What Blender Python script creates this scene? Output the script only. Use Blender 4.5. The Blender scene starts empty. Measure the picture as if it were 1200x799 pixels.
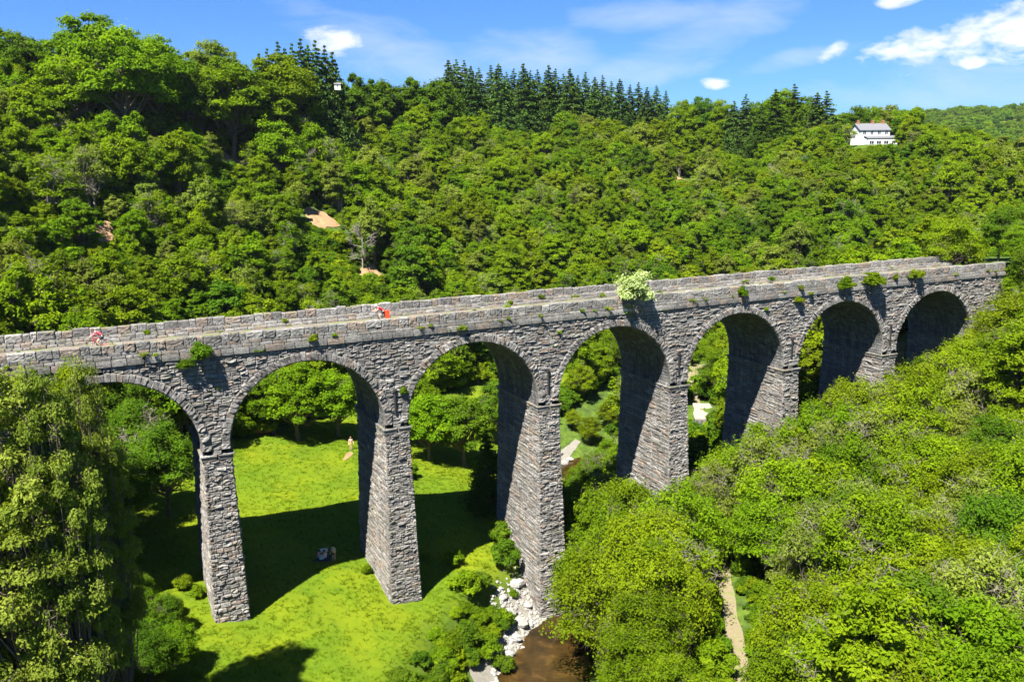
import bpy, bmesh, math, random
import numpy as np
from mathutils import Vector, Matrix
R_ = math.radians
PI = math.pi
# ------------------------------------------------------------------ camera
F_PX, PITCH, ROLL, CAMX, CAMY, CAMZ = 999.0, R_(11.48), R_(-0.946), .24, -4.24, 41.56
sc = bpy.context.scene
cd = bpy.data.cameras.new('camera'); cam = bpy.data.objects.new('camera', cd)
sc.collection.objects.link(cam); sc.camera = cam
cd.sensor_width = 36.0; cd.lens = F_PX / 1200 * 36; cd.clip_start = .5; cd.clip_end = 12000
R0 = Vector((1, 0, 0)); U0 = Vector((0, math.sin(PITCH), math.cos(PITCH))); F0 = Vector((0, math.cos(PITCH), -math.sin(PITCH)))
RC = R0 * math.cos(ROLL) + U0 * math.sin(ROLL); UC = U0 * math.cos(ROLL) - R0 * math.sin(ROLL)
cam.matrix_world = Matrix(((RC.x, UC.x, -F0.x, CAMX), (RC.y, UC.y, -F0.y, CAMY), (RC.z, UC.z, -F0.z, CAMZ), (0, 0, 0, 1)))
def ray(px, py):
    d = RC * (px - 600) - UC * (py - 399.5) + F0 * F_PX
    return d
def at(px, py, z):
    d = ray(px, py); t = (z - CAMZ) / d.z
    return CAMX + d.x * t, CAMY + d.y * t
def proj(P):
    P = np.asarray(P, float).reshape(-1, 3) - np.array([CAMX, CAMY, CAMZ])
    Fw = P @ np.array(F0); u = P @ np.array(RC); v = -(P @ np.array(UC))
    Fs = np.where(Fw < .1, .1, Fw)
    return 600 + F_PX * u / Fs, 399.5 + F_PX * v / Fs, Fw
# ------------------------------------------------------------------ light
SUN_EL, SUN_SH = R_(58), R_(28)       # shadows fall 28 degrees right of the view direction
tosun = Vector((-math.sin(SUN_SH) * math.cos(SUN_EL), -math.cos(SUN_SH) * math.cos(SUN_EL), math.sin(SUN_EL)))
sd = bpy.data.lights.new('sun', 'SUN'); sun = bpy.data.objects.new('sun', sd); sc.collection.objects.link(sun)
sd.energy = 5.0; sd.angle = R_(.53); sd.color = (1.0, .955, .87)
sun.rotation_euler = tosun.to_track_quat('Z', 'Y').to_euler()
sun.location = (0, 0, 200)
w = bpy.data.worlds.new('World'); sc.world = w; w.use_nodes = True
nt = w.node_tree; nt.nodes.clear()
class NB:
    def __init__(s, t): s.t = t
    def n(s, typ, **kw):
        x = s.t.nodes.new(typ)
        for k, v in kw.items():
            if k == 'inp':
                for a, b in v.items():
                    if isinstance(b, bpy.types.NodeSocket): s.t.links.new(b, x.inputs[a])
                    else: x.inputs[a].default_value = b
            else: setattr(x, k, v)
        return x
    def m(s, op, a, b=None, c=None, clamp=False):
        d = {0: a}
        if b is not None: d[1] = b
        if c is not None: d[2] = c
        x = s.n('ShaderNodeMath', operation=op, inp=d); x.use_clamp = clamp
        return x.outputs[0]
    def mix(s, fac, a, b, mode='MIX'):
        x = s.n('ShaderNodeMix', data_type='RGBA', blend_type=mode)
        for i, v in ((0, fac), (6, a), (7, b)):
            if isinstance(v, bpy.types.NodeSocket): s.t.links.new(v, x.inputs[i])
            else: x.inputs[i].default_value = (tuple(v) + (1,))[:4] if i else v
        return x.outputs[2]
    def ramp(s, fac, stops):
        x = s.n('ShaderNodeValToRGB'); cr = x.color_ramp
        while len(cr.elements) > len(stops): cr.elements.remove(cr.elements[-1])
        while len(cr.elements) < len(stops): cr.elements.new(.5)
        for e, (p, c) in zip(cr.elements, stops): e.position = p; e.color = (tuple(c) + (1,))[:4] if hasattr(c, '__len__') else (c, c, c, 1)
        s.t.links.new(fac, x.inputs[0]); return x.outputs[0]
    def noise(s, scale, vec=None, detail=4, rough=.55, dist=0):
        d = {'Scale': scale, 'Detail': detail, 'Roughness': rough, 'Distortion': dist}
        if vec is not None: d['Vector'] = vec
        return s.n('ShaderNodeTexNoise', inp=d).outputs[0]
W = NB(nt)
sky = W.n('ShaderNodeTexSky', sky_type='NISHITA'); sky.sun_disc = False
sky.sun_elevation = SUN_EL; sky.sun_rotation = math.atan2(tosun.x, tosun.y)
sky.altitude = 200; sky.air_density = 1.0; sky.dust_density = .3; sky.ozone_density = 2.5
tc = W.n('ShaderNodeTexCoord').outputs['Generated']
sep = W.n('ShaderNodeSeparateXYZ', inp={0: tc})
az = W.m('ARCTAN2', sep.outputs[0], sep.outputs[1]); el = W.m('ARCSINE', sep.outputs[2])
def azel(px, py):
    d = ray(px, py).normalized(); return math.atan2(d.x, d.y), math.asin(d.z)
cv = W.n('ShaderNodeCombineXYZ', inp={0: az, 1: W.m('MULTIPLY', el, 2.0)}).outputs[0]
n1 = W.noise(34, cv, 9, .6, .3)
cv2 = W.n('ShaderNodeCombineXYZ', inp={0: W.m('ADD', az, W.m('MULTIPLY', el, .8)), 1: W.m('MULTIPLY', el, 3.2)}).outputs[0]
n2 = W.noise(9, cv2, 8, .62, .5)
def blob(px, py, rx, ry, tilt=0):
    a, e = azel(px, py); ra = rx / 1000; re = ry / 1000
    da = W.m('SUBTRACT', az, a); de = W.m('SUBTRACT', W.m('SUBTRACT', el, e), W.m('MULTIPLY', da, tilt))
    q = W.m('ADD', W.m('POWER', W.m('ABSOLUTE', W.m('DIVIDE', da, ra)), 2.0), W.m('POWER', W.m('ABSOLUTE', W.m('DIVIDE', de, re)), 2.0))
    return W.m('SUBTRACT', 1.0, q)
def mx(l):
    r = l[0]
    for x in l[1:]: r = W.m('MAXIMUM', r, x)
    return r
puff = mx([blob(1150, 40, 78, 19, .22), blob(1080, 52, 48, 13, .1), blob(1215, 32, 60, 24, .1), blob(389, 48, 26, 13), blob(976, 60, 13, 8, .3), blob(840, 98, 16, 6), blob(1138, 72, 14, 6), blob(1055, 0, 20, 7)])
pm = W.m('ADD', puff, W.m('MULTIPLY', W.m('SUBTRACT', n1, .5), 5.5))
pm = W.m('MULTIPLY', W.n('ShaderNodeMapRange', inp={0: pm, 1: -.5, 2: 1.5}).outputs[0], W.n('ShaderNodeMapRange', inp={0: puff, 1: -1.6, 2: -.6}).outputs[0])
wsp = mx([blob(800, 55, 130, 26, .35), blob(470, 65, 120, 30, -.3), blob(760, 20, 80, 16), blob(620, 65, 90, 25), blob(940, 68, 60, 10, .15), blob(1170, 100, 150, 28), blob(780, 85, 60, 14, .2)])
wm = W.m('ADD', wsp, W.m('MULTIPLY', W.m('SUBTRACT', n2, .5), 4.5))
wm = W.m('MULTIPLY', W.n('ShaderNodeMapRange', inp={0: wm, 1: -.4, 2: 2.6}).outputs[0], .75)
skyc = W.mix(1.0, sky.outputs[0], (.14, .25, .44), 'MULTIPLY')
c1 = W.mix(wm, skyc, (1.9, 2.25, 2.65))
c2 = W.mix(pm, c1, (3.0, 3.05, 3.15))
bg = W.n('ShaderNodeBackground', inp={0: c2, 1: .11})
nt.links.new(bg.outputs[0], W.n('ShaderNodeOutputWorld').inputs[0])
sc.view_settings.view_transform = 'Standard'; sc.view_settings.look = 'None'
sc.view_settings.exposure = 1.85; sc.view_settings.gamma = 1
# ------------------------------------------------------------------ helpers
rng = np.random.default_rng(7)
def smooth(a, b, x):
    t = np.clip((x - a) / (b - a), 0, 1); return t * t * (3 - 2 * t)
def link(o, parent=None):
    sc.collection.objects.link(o)
    if parent: o.parent = parent
    return o
def tag(o, label=None, cat=None, group=None, kind=None):
    if label: o['label'] = label
    if cat: o['category'] = cat
    if group: o['group'] = group
    if kind: o['kind'] = kind
    return o
def empty(name, loc=(0, 0, 0), rz=0, label=None, cat=None, group=None):
    o = bpy.data.objects.new(name, None); link(o); o.location = loc; o.rotation_euler = (0, 0, rz); o.empty_display_size = .3
    return tag(o, label, cat, group)
class MB:
    """collects faces, then links them as ONE mesh object"""
    def __init__(s): s.v = []; s.f = []; s.t = []; s.nv = 0; s.big = []
    def add(s, v, f, t=None):
        v = np.asarray(v, float).reshape(-1, 3); f = np.asarray(f, int)
        s.v.append(v); s.f.append(f + s.nv); s.nv += len(v)
        s.t.append(np.full(len(f), .5) if t is None else np.broadcast_to(np.asarray(t, float), (len(f),)))
    def mesh(s, name, mat=None, smooth_=False):
        me = bpy.data.meshes.new(name); V = np.concatenate(s.v)
        k = [f.shape[1] for f in s.f]
        L = np.concatenate([f.ravel() for f in s.f]); C = np.concatenate([np.full(len(f), f.shape[1]) for f in s.f])
        me.vertices.add(len(V)); me.vertices.foreach_set('co', V.ravel().astype(np.float32))
        me.loops.add(len(L)); me.loops.foreach_set('vertex_index', L.astype(np.int32))
        me.polygons.add(len(C)); st = np.concatenate([[0], np.cumsum(C)[:-1]])
        me.polygons.foreach_set('loop_start', st.astype(np.int32))
        me.polygons.foreach_set('use_smooth', np.full(len(C), bool(smooth_)))
        a = me.attributes.new('tint', 'FLOAT', 'FACE'); a.data.foreach_set('value', np.concatenate(s.t).astype(np.float32))
        me.update(calc_edges=True); me.validate()
        if mat: me.materials.append(mat)
        return me
    def build(s, name, mat, parent=None, smooth_=False):
        return link(bpy.data.objects.new(name, s.mesh(name, mat, smooth_)), parent)
    def box(s, lo, hi, M=None, t=.5):
        lo = np.array(lo, float); hi = np.array(hi, float)
        c = np.array([[x, y, z] for z in (0, 1) for y in (0, 1) for x in (0, 1)], float) * (hi - lo) + lo
        if M is not None: c = c @ np.array(M.to_3x3()).T + np.array(M.translation)
        s.add(c, [[0, 2, 3, 1], [4, 5, 7, 6], [0, 1, 5, 4], [2, 6, 7, 3], [0, 4, 6, 2], [1, 3, 7, 5]], t)
    def tube(s, pts, rad, k=6, t=.5, cap=True):
        pts = np.asarray(pts, float); n = len(pts); rad = np.broadcast_to(np.asarray(rad, float), (n,))
        d = np.gradient(pts, axis=0); d /= np.linalg.norm(d, axis=1)[:, None] + 1e-9
        ref = np.array([0, 0, 1.]) if abs(d[0][2]) < .9 else np.array([1., 0, 0])
        a = np.cross(d, ref); a /= np.linalg.norm(a, axis=1)[:, None] + 1e-9; b = np.cross(d, a)
        an = np.arange(k) * 2 * PI / k
        V = pts[:, None] + rad[:, None, None] * (np.cos(an)[None, :, None] * a[:, None] + np.sin(an)[None, :, None] * b[:, None])
        f = [[i * k + j, i * k + (j + 1) % k, (i + 1) * k + (j + 1) % k, (i + 1) * k + j] for i in range(n - 1) for j in range(k)]
        s.add(V.reshape(-1, 3), f, t)
        if cap and k >= 3:
            for i in (0, n - 1): s.add(np.vstack([V[i], V[i].mean(0)]), [[j, (j + 1) % k, k] for j in range(k)], t)
    def ball(s, c, r, nu=12, nv=8, t=.5, jit=0, seed=0):
        q = np.random.default_rng(seed); c = np.array(c, float); r = np.broadcast_to(np.array(r, float), (3,))
        th = np.linspace(0, PI, nv + 1)[1:-1]; ph = np.arange(nu) * 2 * PI / nu
        V = np.array([[math.sin(a) * math.cos(b), math.sin(a) * math.sin(b), math.cos(a)] for a in th for b in ph])
        V = np.vstack([V, [[0, 0, 1], [0, 0, -1]]]); V *= 1 + jit * q.uniform(-1, 1, (len(V), 1)); V = V * r + c
        m = nv - 1; f = [[i * nu + j, (i + 1) * nu + j, (i + 1) * nu + (j + 1) % nu, i * nu + (j + 1) % nu] for i in range(m - 1) for j in range(nu)]
        s.add(V, f, t)
        s.add(V, [[m * nu, j, (j + 1) % nu] for j in range(nu)] + [[m * nu + 1, (m - 1) * nu + (j + 1) % nu, (m - 1) * nu + j] for j in range(nu)], t)
# ------------------------------------------------------------------ materials
def mat(name):
    m = bpy.data.materials.new(name); m.use_nodes = True; m.node_tree.nodes.clear(); return m, NB(m.node_tree)
def fin(m, b, sh, disp=None):
    o = b.n('ShaderNodeOutputMaterial'); b.t.links.new(sh, o.inputs[0]); return m
def princ(b, col, rough=.8, spec=.3, bump=None, bs=.5, bd=.05, **kw):
    d = {'Base Color': col, 'Roughness': rough, 'Specular IOR Level': spec}; d.update(kw)
    if bump is not None: d['Normal'] = b.n('ShaderNodeBump', inp={'Strength': bs, 'Distance': bd, 'Height': bump}).outputs[0]
    for k, v in list(d.items()):
        if isinstance(v, tuple) and len(v) == 3: d[k] = v + (1,)
    return b.n('ShaderNodeBsdfPrincipled', inp=d).outputs[0]
def plain(name, col, rough=.7, **kw):
    m, b = mat(name); n = b.noise(9, b.n('ShaderNodeTexCoord').outputs['Object'])
    c = b.mix(n, tuple(x * .82 for x in col), tuple(min(1, x * 1.15) for x in col))
    return fin(m, b, princ(b, c, rough, **kw))
def stone(name, lo, mid, hi, brown, moss=.5, streak=0, bump=.6):
    m, b = mat(name); pos = b.n('ShaderNodeNewGeometry'); P = pos.outputs['Position']; N = pos.outputs['Normal']
    t = b.n('ShaderNodeAttribute', attribute_name='tint').outputs['Fac']
    c = b.ramp(t, [(0, lo), (.45, mid), (.78, hi), (.86, brown), (1, tuple(x * 1.25 for x in brown))])
    big = b.noise(.35, P, 4); c = b.mix(b.n('ShaderNodeMapRange', inp={0: big, 1: .35, 2: .7, 3: 0, 4: .55}).outputs[0], c, tuple(x * .55 for x in mid))
    fi = b.noise(6, P, 7, .75); c = b.mix(1, c, b.ramp(fi, [(.32, .42), (.5, .95), (.66, 1.5)]), 'MULTIPLY')
    lich = b.noise(3.1, P, 7, .7); c = b.mix(b.n('ShaderNodeMapRange', inp={0: lich, 1: .6, 2: .7, 3: 0, 4: .6}).outputs[0], c, tuple(min(.6, x * 2.0 + .04) for x in mid))
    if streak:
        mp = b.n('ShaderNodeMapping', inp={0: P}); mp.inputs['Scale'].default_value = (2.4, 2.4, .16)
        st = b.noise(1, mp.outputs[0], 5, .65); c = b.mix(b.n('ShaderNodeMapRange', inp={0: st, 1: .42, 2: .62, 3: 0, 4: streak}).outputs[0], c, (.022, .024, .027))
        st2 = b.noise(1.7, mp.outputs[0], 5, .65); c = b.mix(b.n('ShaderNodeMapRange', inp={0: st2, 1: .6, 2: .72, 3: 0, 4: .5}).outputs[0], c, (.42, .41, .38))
    nz = b.n('ShaderNodeSeparateXYZ', inp={0: N}).outputs[2]
    mo = b.m('MULTIPLY', b.n('ShaderNodeMapRange', inp={0: nz, 1: .25, 2: .8}).outputs[0], b.n('ShaderNodeMapRange', inp={0: b.noise(.9, P, 6, .7), 1: .5, 2: .66, 3: 0, 4: moss}).outputs[0])
    c = b.mix(mo, c, (.13, .125, .02))
    return fin(m, b, princ(b, c, .92, .2, b.noise(16, P, 6, .75), bump, .06))
M = {}
M['wall'] = stone('rock_faced_stone', (.108, .101, .093), (.195, .183, .168), (.29, .275, .253), (.175, .142, .115), .35, .3)
M['cop'] = stone('coping_stone', (.11, .105, .097), (.185, .177, .163), (.275, .262, .242), (.18, .145, .115), .8)
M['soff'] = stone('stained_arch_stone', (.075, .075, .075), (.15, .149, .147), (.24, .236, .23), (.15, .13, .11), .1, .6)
M['rock'] = stone('river_boulder_stone', (.19, .182, .165), (.30, .29, .265), (.40, .385, .355), (.27, .24, .2), .3)
def leafmat(name, dark, mid, light, trans=.48, huev=.02):
    m, b = mat(name); t = b.n('ShaderNodeAttribute', attribute_name='tint').outputs['Fac']
    r = b.n('ShaderNodeObjectInfo').outputs['Random']
    P = b.n('ShaderNodeNewGeometry').outputs['Position']
    c = b.ramp(t, [(0, dark), (.5, mid), (1, light)])
    h = b.n('ShaderNodeHueSaturation', inp={'Hue': b.m('ADD', .5 - huev / 2, b.m('MULTIPLY', r, huev)), 'Saturation': 1.0,
            'Value': b.m('ADD', .78, b.m('MULTIPLY', b.m('FRACT', b.m('MULTIPLY', r, 7.3)), .44)), 'Color': c}).outputs[0]
    p = princ(b, h, .7, .07)
    tl = b.n('ShaderNodeBsdfTranslucent', inp={0: b.mix(1, h, (1.3, 1.3, .25), 'MULTIPLY')}).outputs[0]
    mx_ = b.n('ShaderNodeMixShader', inp={0: trans, 1: p, 2: tl}).outputs[0]
    return fin(m, b, mx_)
M['l_mid'] = leafmat('leaf_mid_green', (.056, .112, .002), (.115, .198, .003), (.185, .275, .006))
M['l_yel'] = leafmat('leaf_yellow_green', (.076, .128, .002), (.142, .21, .003), (.225, .29, .007))
M['l_drk'] = leafmat('leaf_deep_green', (.034, .08, .003), (.074, .145, .005), (.128, .20, .009))
M['l_pal'] = leafmat('leaf_pale_green', (.08, .12, .012), (.15, .20, .022), (.24, .29, .045))
M['l_wht'] = leafmat('leaf_whitish_green', (.16, .22, .07), (.32, .40, .16), (.58, .62, .38))
M['l_con'] = leafmat('conifer_needle', (.026, .058, .008), (.052, .105, .012), (.09, .155, .02), .12)
def barkmat(name, a, c_):
    m, b = mat(name); P = b.n('ShaderNodeTexCoord').outputs['Object']
    return fin(m, b, princ(b, b.mix(b.noise(3, P, 6, .7), a, c_), .9, .15, b.noise(14, P, 4), .5, .03))
M['bark'] = barkmat('bark_grey_brown', (.06, .048, .035), (.20, .165, .12))
M['bare'] = barkmat('bark_bleached', (.13, .115, .085), (.30, .27, .21))
def grassmat():
    m, b = mat('ground_cover'); P = b.n('ShaderNodeNewGeometry').outputs['Position']
    me_ = b.n('ShaderNodeAttribute', attribute_name='meadow').outputs['Fac']
    n = b.noise(2.6, P, 9, .8); n_ = b.noise(.14, P, 5, .6, .6)
    g = b.ramp(n, [(.3, (.042, .080, .003)), (.5, (.070, .118, .004)), (.7, (.104, .152, .006))])
    g = b.mix(b.n('ShaderNodeMapRange', inp={0: n_, 1: .42, 2: .66, 3: 0, 4: .8}).outputs[0], g, (.14, .168, .004))
    dry = b.noise(.5, P, 6, .7); g = b.mix(b.n('ShaderNodeMapRange', inp={0: dry, 1: .64, 2: .74, 3: 0, 4: .4}).outputs[0], g, (.22, .19, .04))
    u = b.ramp(b.noise(.8, P, 8, .7), [(.3, (.03, .04, .012)), (.5, (.05, .085, .012)), (.66, (.085, .13, .015)), (.8, (.13, .10, .05))])
    return fin(m, b, princ(b, b.mix(me_, u, g), .95, .1, b.noise(5, P, 8, .8), .5, .1))
M['ground'] = grassmat()
def dirtmat(name, a, c_, sc_=2.5, moss=0):
    m, b = mat(name); P = b.n('ShaderNodeNewGeometry').outputs['Position']
    c = b.mix(b.noise(sc_, P, 8, .7), a, c_)
    if moss: c = b.mix(b.n('ShaderNodeMapRange', inp={0: b.noise(1.1, P, 6, .7), 1: .5, 2: .62, 3: 0, 4: moss}).outputs[0], c, (.11, .16, .02))
    return fin(m, b, princ(b, c, .95, .1, b.noise(9, P, 7, .75), .8, .08))
M['path'] = dirtmat('pale_track_gravel', (.13, .105, .06), (.25, .21, .13), 2.5, .6)
M['deck'] = dirtmat('deck_gravel', (.10, .085, .065), (.21, .185, .15), 2.5, .9)
M['soil'] = dirtmat('bare_reddish_soil', (.20, .115, .06), (.34, .215, .12), 1.2, .25)
M['gravel'] = dirtmat('river_gravel', (.10, .09, .07), (.27, .255, .22), 3)
M['conc'] = dirtmat('pale_concrete', (.2, .185, .14), (.34, .32, .26), 3)
def watermat():
    m, b = mat('brown_stream_water'); P = b.n('ShaderNodeNewGeometry').outputs['Position']
    c = b.ramp(b.noise(.45, P, 6, .65, .5), [(.35, (.014, .009, .003)), (.52, (.038, .022, .006)), (.68, (.085, .048, .012))])
    return fin(m, b, princ(b, c, .06, .5, b.noise(2.2, P, 5, .6, .8), .35, .06))
M['water'] = watermat()
# ------------------------------------------------------------------ terrain
WD_ = 8.36; ANG = R_(25.411); E_ = np.array([math.cos(ANG), math.sin(ANG)]); N_ = np.array([-math.sin(ANG), math.cos(ANG)]); O_ = np.array([-21.9, 56.54])
def V2(s, n): return O_[0] + s * E_[0] + n * N_[0], O_[1] + s * E_[1] + n * N_[1]
def VP(s, n, z):
    s = np.asarray(s, float); n = np.asarray(n, float); z = np.asarray(z, float)
    s, n, z = np.broadcast_arrays(s, n, z)
    return np.stack([O_[0] + s * E_[0] + n * N_[0], O_[1] + s * E_[1] + n * N_[1], z], -1)
def sn(x, y): dx = x - O_[0]; dy = y - O_[1]; return dx * E_[0] + dy * E_[1], dx * N_[0] + dy * N_[1]
STREAM = np.array([(-34, -40), (-20, 0), (-9, 28), (-2, 46), (1.5, 56), (4.6, 63.5), (8.6, 69), (11.5, 77), (11.5, 90), (8.6, 104), (9.5, 114), (18, 128), (38, 142), (72, 156), (140, 175), (230, 210), (420, 240)], float)
TRACK = np.array([(11, 18), (14.2, 38), (15.9, 49), (18.0, 62.3), (19.6, 72), (21.5, 84), (24.0, 98), (26.7, 112), (29, 126), (31.5, 141), (38, 150), (62, 162)], float)
def polydist(x, y, P, side=False):
    best = np.full(np.shape(x), 1e9); sg = np.zeros(np.shape(x))
    for a, b in zip(P[:-1], P[1:]):
        d = b - a; L = d @ d; t = np.clip(((x - a[0]) * d[0] + (y - a[1]) * d[1]) / L, 0, 1)
        dx = x - a[0] - t * d[0]; dy = y - a[1] - t * d[1]; dd = np.hypot(dx, dy); c = d[0] * dy - d[1] * dx
        sg = np.where(dd < best, np.sign(c), sg); best = np.minimum(best, dd)
    return (best, sg) if side else best
TH = np.radians([-180, -60, -45, -32, -20, -12, -6, 0, 12, 23, 32, 45, 60, 180])
HD0 = [60, 76, 80, 84, 98, 110, 119, 128, 150, 154, 152, 145, 135, 100]
HD1 = [145, 155, 158, 168, 196, 222, 250, 270, 296, 296, 298, 300, 300, 200]
HZ = [42, 50, 52, 53, 53.5, 52.5, 52.8, 52.5, 48.9, 42.5, 39, 38, 38, 40]
def wob(x, y, f, s=0.0):
    return (np.sin(x * f + 1.3 + s) * np.cos(y * f * 1.13 + .7 + s) + .6 * np.sin(x * f * 2.3 + y * f * 1.7 + s) + .4 * np.cos(x * f * 3.9 - y * f * 4.3 + s * 2)) / 2
def _kn(px, py, D):
    d = ray(px, py); l = math.hypot(d.x, d.y); return CAMX + d.x / l * D, CAMY + d.y / l * D, CAMZ + d.z / l * D
HKX, HKY, HKZ = _kn(1022, 170, 264)
def ground(x, y):
    x = np.asarray(x, float); y = np.asarray(y, float)
    s, n = sn(x, y); d, sg = polydist(x, y, STREAM, True)
    left = np.interp(d, [0, 3, 5.5, 9, 25, 40, 50, 70, 95, 140], [-.9, -.5, 1.2, 4.6, 6.6, 7.8, 9.5, 22, 28, 30])
    left = left - smooth(10, 22, d) * smooth(-8, -35, n) * 1.5 + smooth(8, 18, n) * smooth(7, 13, d) * .7 + .5 * smooth(12, 24, d)
    right = np.interp(d, [0, 3, 5.5, 9, 16, 30, 45, 62, 80, 140], [-.9, -.5, 1.8, 5.2, 6.2, 11.5, 18.5, 26.5, 28.5, 33])
    fade = 1 - smooth(18, 60, n) * .62
    right = np.where(right > 6.2, 6.2 + (right - 6.2) * fade, right)
    g = np.where(sg > 0, left, right)
    # embankment that carries the deck beyond the left abutment
    emb = 28.2 - np.maximum(0, np.abs(n - WD_ / 2) - WD_ / 2 - 1.2) * .75
    g = np.where(s < -13.5, np.maximum(g, np.minimum(emb, 7.5 + (-13.5 - s) * 1.35)), g)
    g = np.where(s > 83.5, np.maximum(g, np.minimum(emb, 17 + (s - 83.5) * 1.3)), g)
    g = g + .25 * wob(x, y, .35) * smooth(6, 12, d)
    th = np.arctan2(x, y); D = np.hypot(x, y)
    d0 = np.interp(th, TH, HD0); d1 = np.interp(th, TH, HD1); zr = np.interp(th, TH, HZ)
    t = (D - d0) / (d1 - d0); tt = np.clip(t, 0, 1)
    zb = 7.0
    h = zb + (zr - zb) * (tt * .75 + .25 * (tt * tt * (3 - 2 * tt))) + wob(x, y, .06, 2) * 2.2 * smooth(0, .25, t) * (1 - .6 * smooth(.8, 1, t))
    h = h - np.maximum(0, -t) * 40
    far = smooth(1.0, 1.5, t) * 5 
    h = h - far + smooth(700, 1350, D) * (np.interp(th, TH, [10, 0, 0, 0, 0, 0, 2, 12, 40, 62, 68, 66, 50, 10])) - smooth(1700, 4500, D) * 45
    g = np.where(D > 330, h, np.maximum(g, h) + .0)
    g = g + .9 * (D < 160)
    g = np.maximum(g, HKZ - .42 * np.maximum(0, np.hypot(x - HKX, y - HKY) - 8))   # the knoll the house stands on
    gx, gy = 26.2, 108.5   # the gully in front of the pale slab
    g = g - 4.2 * np.exp(-((x - gx + 1) ** 2 / 14 + (y - gy + 2) ** 2 / 16))
    tb = polydist(x, y, TRACK); flat = np.exp(-(tb / 2.2) ** 2) * (D < 150)
    g = np.where((tb < 6) & (np.hypot(x - gx, y - gy) > 7), g * (1 - flat) + (6.3 + 0 * g) * flat, g)
    return g
def axis(fine0, fine1, step, far, k=1.09):
    a = list(np.arange(fine0, fine1, step)); st = step; c = a[-1]
    while c < far[1]: st *= k; c += st; a.append(c)
    st = step; c = a[0]; b = []
    while c > far[0]: st *= k; c -= st; b.append(c)
    return np.array(b[::-1] + a)
xs = axis(-75, 85, 1.0, (-5000, 5000), 1.045); ys = axis(5, 150, 1.0, (-3500, 6500), 1.04)
X, Y = np.meshgrid(xs, ys); Z = ground(X, Y)
nx, ny = len(xs), len(ys)
I = (np.arange(ny - 1)[:, None] * nx + np.arange(nx - 1)[None]).ravel()
gm = MB(); gm.add(np.stack([X, Y, Z], -1).reshape(-1, 3), np.stack([I, I + 1, I + nx + 1, I + nx], -1))
ground_o = gm.build('ground', M['ground'], None, True); tag(ground_o, kind='structure')
def on_hill(px, py):
    d = ray(px, py); d = np.array(d) / math.hypot(d.x, d.y)
    for D in np.arange(84, 420, .5):
        if CAMZ + d[2] * D < ground(CAMX + d[0] * D, CAMY + d[1] * D): return CAMX + d[0] * D, CAMY + d[1] * D
    return CAMX + d[0] * 300, CAMY + d[1] * 300
def meadow_mask(x, y):
    s, n = sn(x, y); d, sg = polydist(x, y, STREAM, True); th = np.arctan2(x, y); D = np.hypot(x, y)
    d0 = np.interp(th, TH, HD0)
    m = (sg > 0) * smooth(6.5, 9.5, d + wob(x, y, .8)) * (1 - smooth(48, 54, d + 3 * wob(x, y, .25))) * (1 - smooth(d0 - 3, d0 + 4, D + 2 * wob(x, y, .4)))
    m2 = .38 * (sg < 0) * smooth(5, 8, d) * (1 - smooth(12, 18, d)) * smooth(8, 14, n) * (1 - smooth(112, 124, D))
    clear = 0
    for (px, py, D_, r) in ((606, 148, 250, 9), (436, 110, 222, 7)):
        cxx, cyy = on_hill(px, py)
        clear = np.maximum(clear, 1 - smooth(r * .7, r, np.hypot(x - cxx, (y - cyy) * .8)))
    fld = smooth(300, 340, D) * .6
    return np.clip(np.maximum.reduce([m, m2, clear * .8, fld]), 0, 1)
a = ground_o.data.attributes.new('meadow', 'FLOAT', 'POINT'); a.data.foreach_set('value', meadow_mask(X, Y).ravel().astype(np.float32))
def ribbon(name, P, hw, zoff, m, step=1.0, rough_=.25, zfix=None, nacross=4, kind='structure'):
    P = np.asarray(P, float); L = np.concatenate([[0], np.cumsum(np.hypot(*np.diff(P, axis=0).T))])
    t = np.arange(0, L[-1], step); px = np.interp(t, L, P[:, 0]); py = np.interp(t, L, P[:, 1])
    for _ in range(6): px[1:-1] = (px[:-2] + px[1:-1] * 2 + px[2:]) / 4; py[1:-1] = (py[:-2] + py[1:-1] * 2 + py[2:]) / 4
    dx = np.gradient(px); dy = np.gradient(py); l = np.hypot(dx, dy); nx_, ny_ = dy / l, -dx / l
    H = np.interp(t, L, hw) if hasattr(hw, '__len__') else np.full(len(t), hw)
    q = np.linspace(-1, 1, nacross + 1); wv = H[:, None] * (q[None] + np.sign(q)[None] * (np.abs(q)[None] > .9) * rough_ * np.stack([wob(px, py, .55, k) + .4 * wob(px, py, 1.6, k + 2) for k in range(nacross + 1)], 1))
    XX = px[:, None] + nx_[:, None] * wv; YY = py[:, None] + ny_[:, None] * wv
    ZZ = ground(XX, YY) + zoff if zfix is None else np.full(XX.shape, zfix)
    b = MB(); k = nacross + 1; J = (np.arange(len(t) - 1)[:, None] * k + np.arange(nacross)[None]).ravel()
    b.add(np.stack([XX, YY, ZZ], -1).reshape(-1, 3), np.stack([J, J + 1, J + k + 1, J + k], -1))
    return tag(b.build(name, m, None, True), kind=kind)
ribbon('stream_water', STREAM, 3.7, 0, M['water'], 1.0, .2, zfix=0.95)
ribbon('dirt_track', TRACK[:7], .6, .05, M['path'], .7)
ribbon('dirt_track', TRACK[7:], [.45, .5, 1.3, .7, .6], .05, M['path'], .7)
ribbon('gravel_bank', [(-8, 40), (-3.5, 49), (-1.6, 56), (-.2, 61), (.8, 65.5), (3.2, 69.5), (5, 74)], [.8, 1.5, 1.9, 2.1, 2.3, 1.9, 1.0], .06, M['gravel'], .6, .45)
ribbon('gravel_bank', [(7.5, 94), (5.4, 102), (6.6, 110), (10, 116)], [.5, 1.1, 1.0, .4], .06, M['gravel'], .6, .4)
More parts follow.
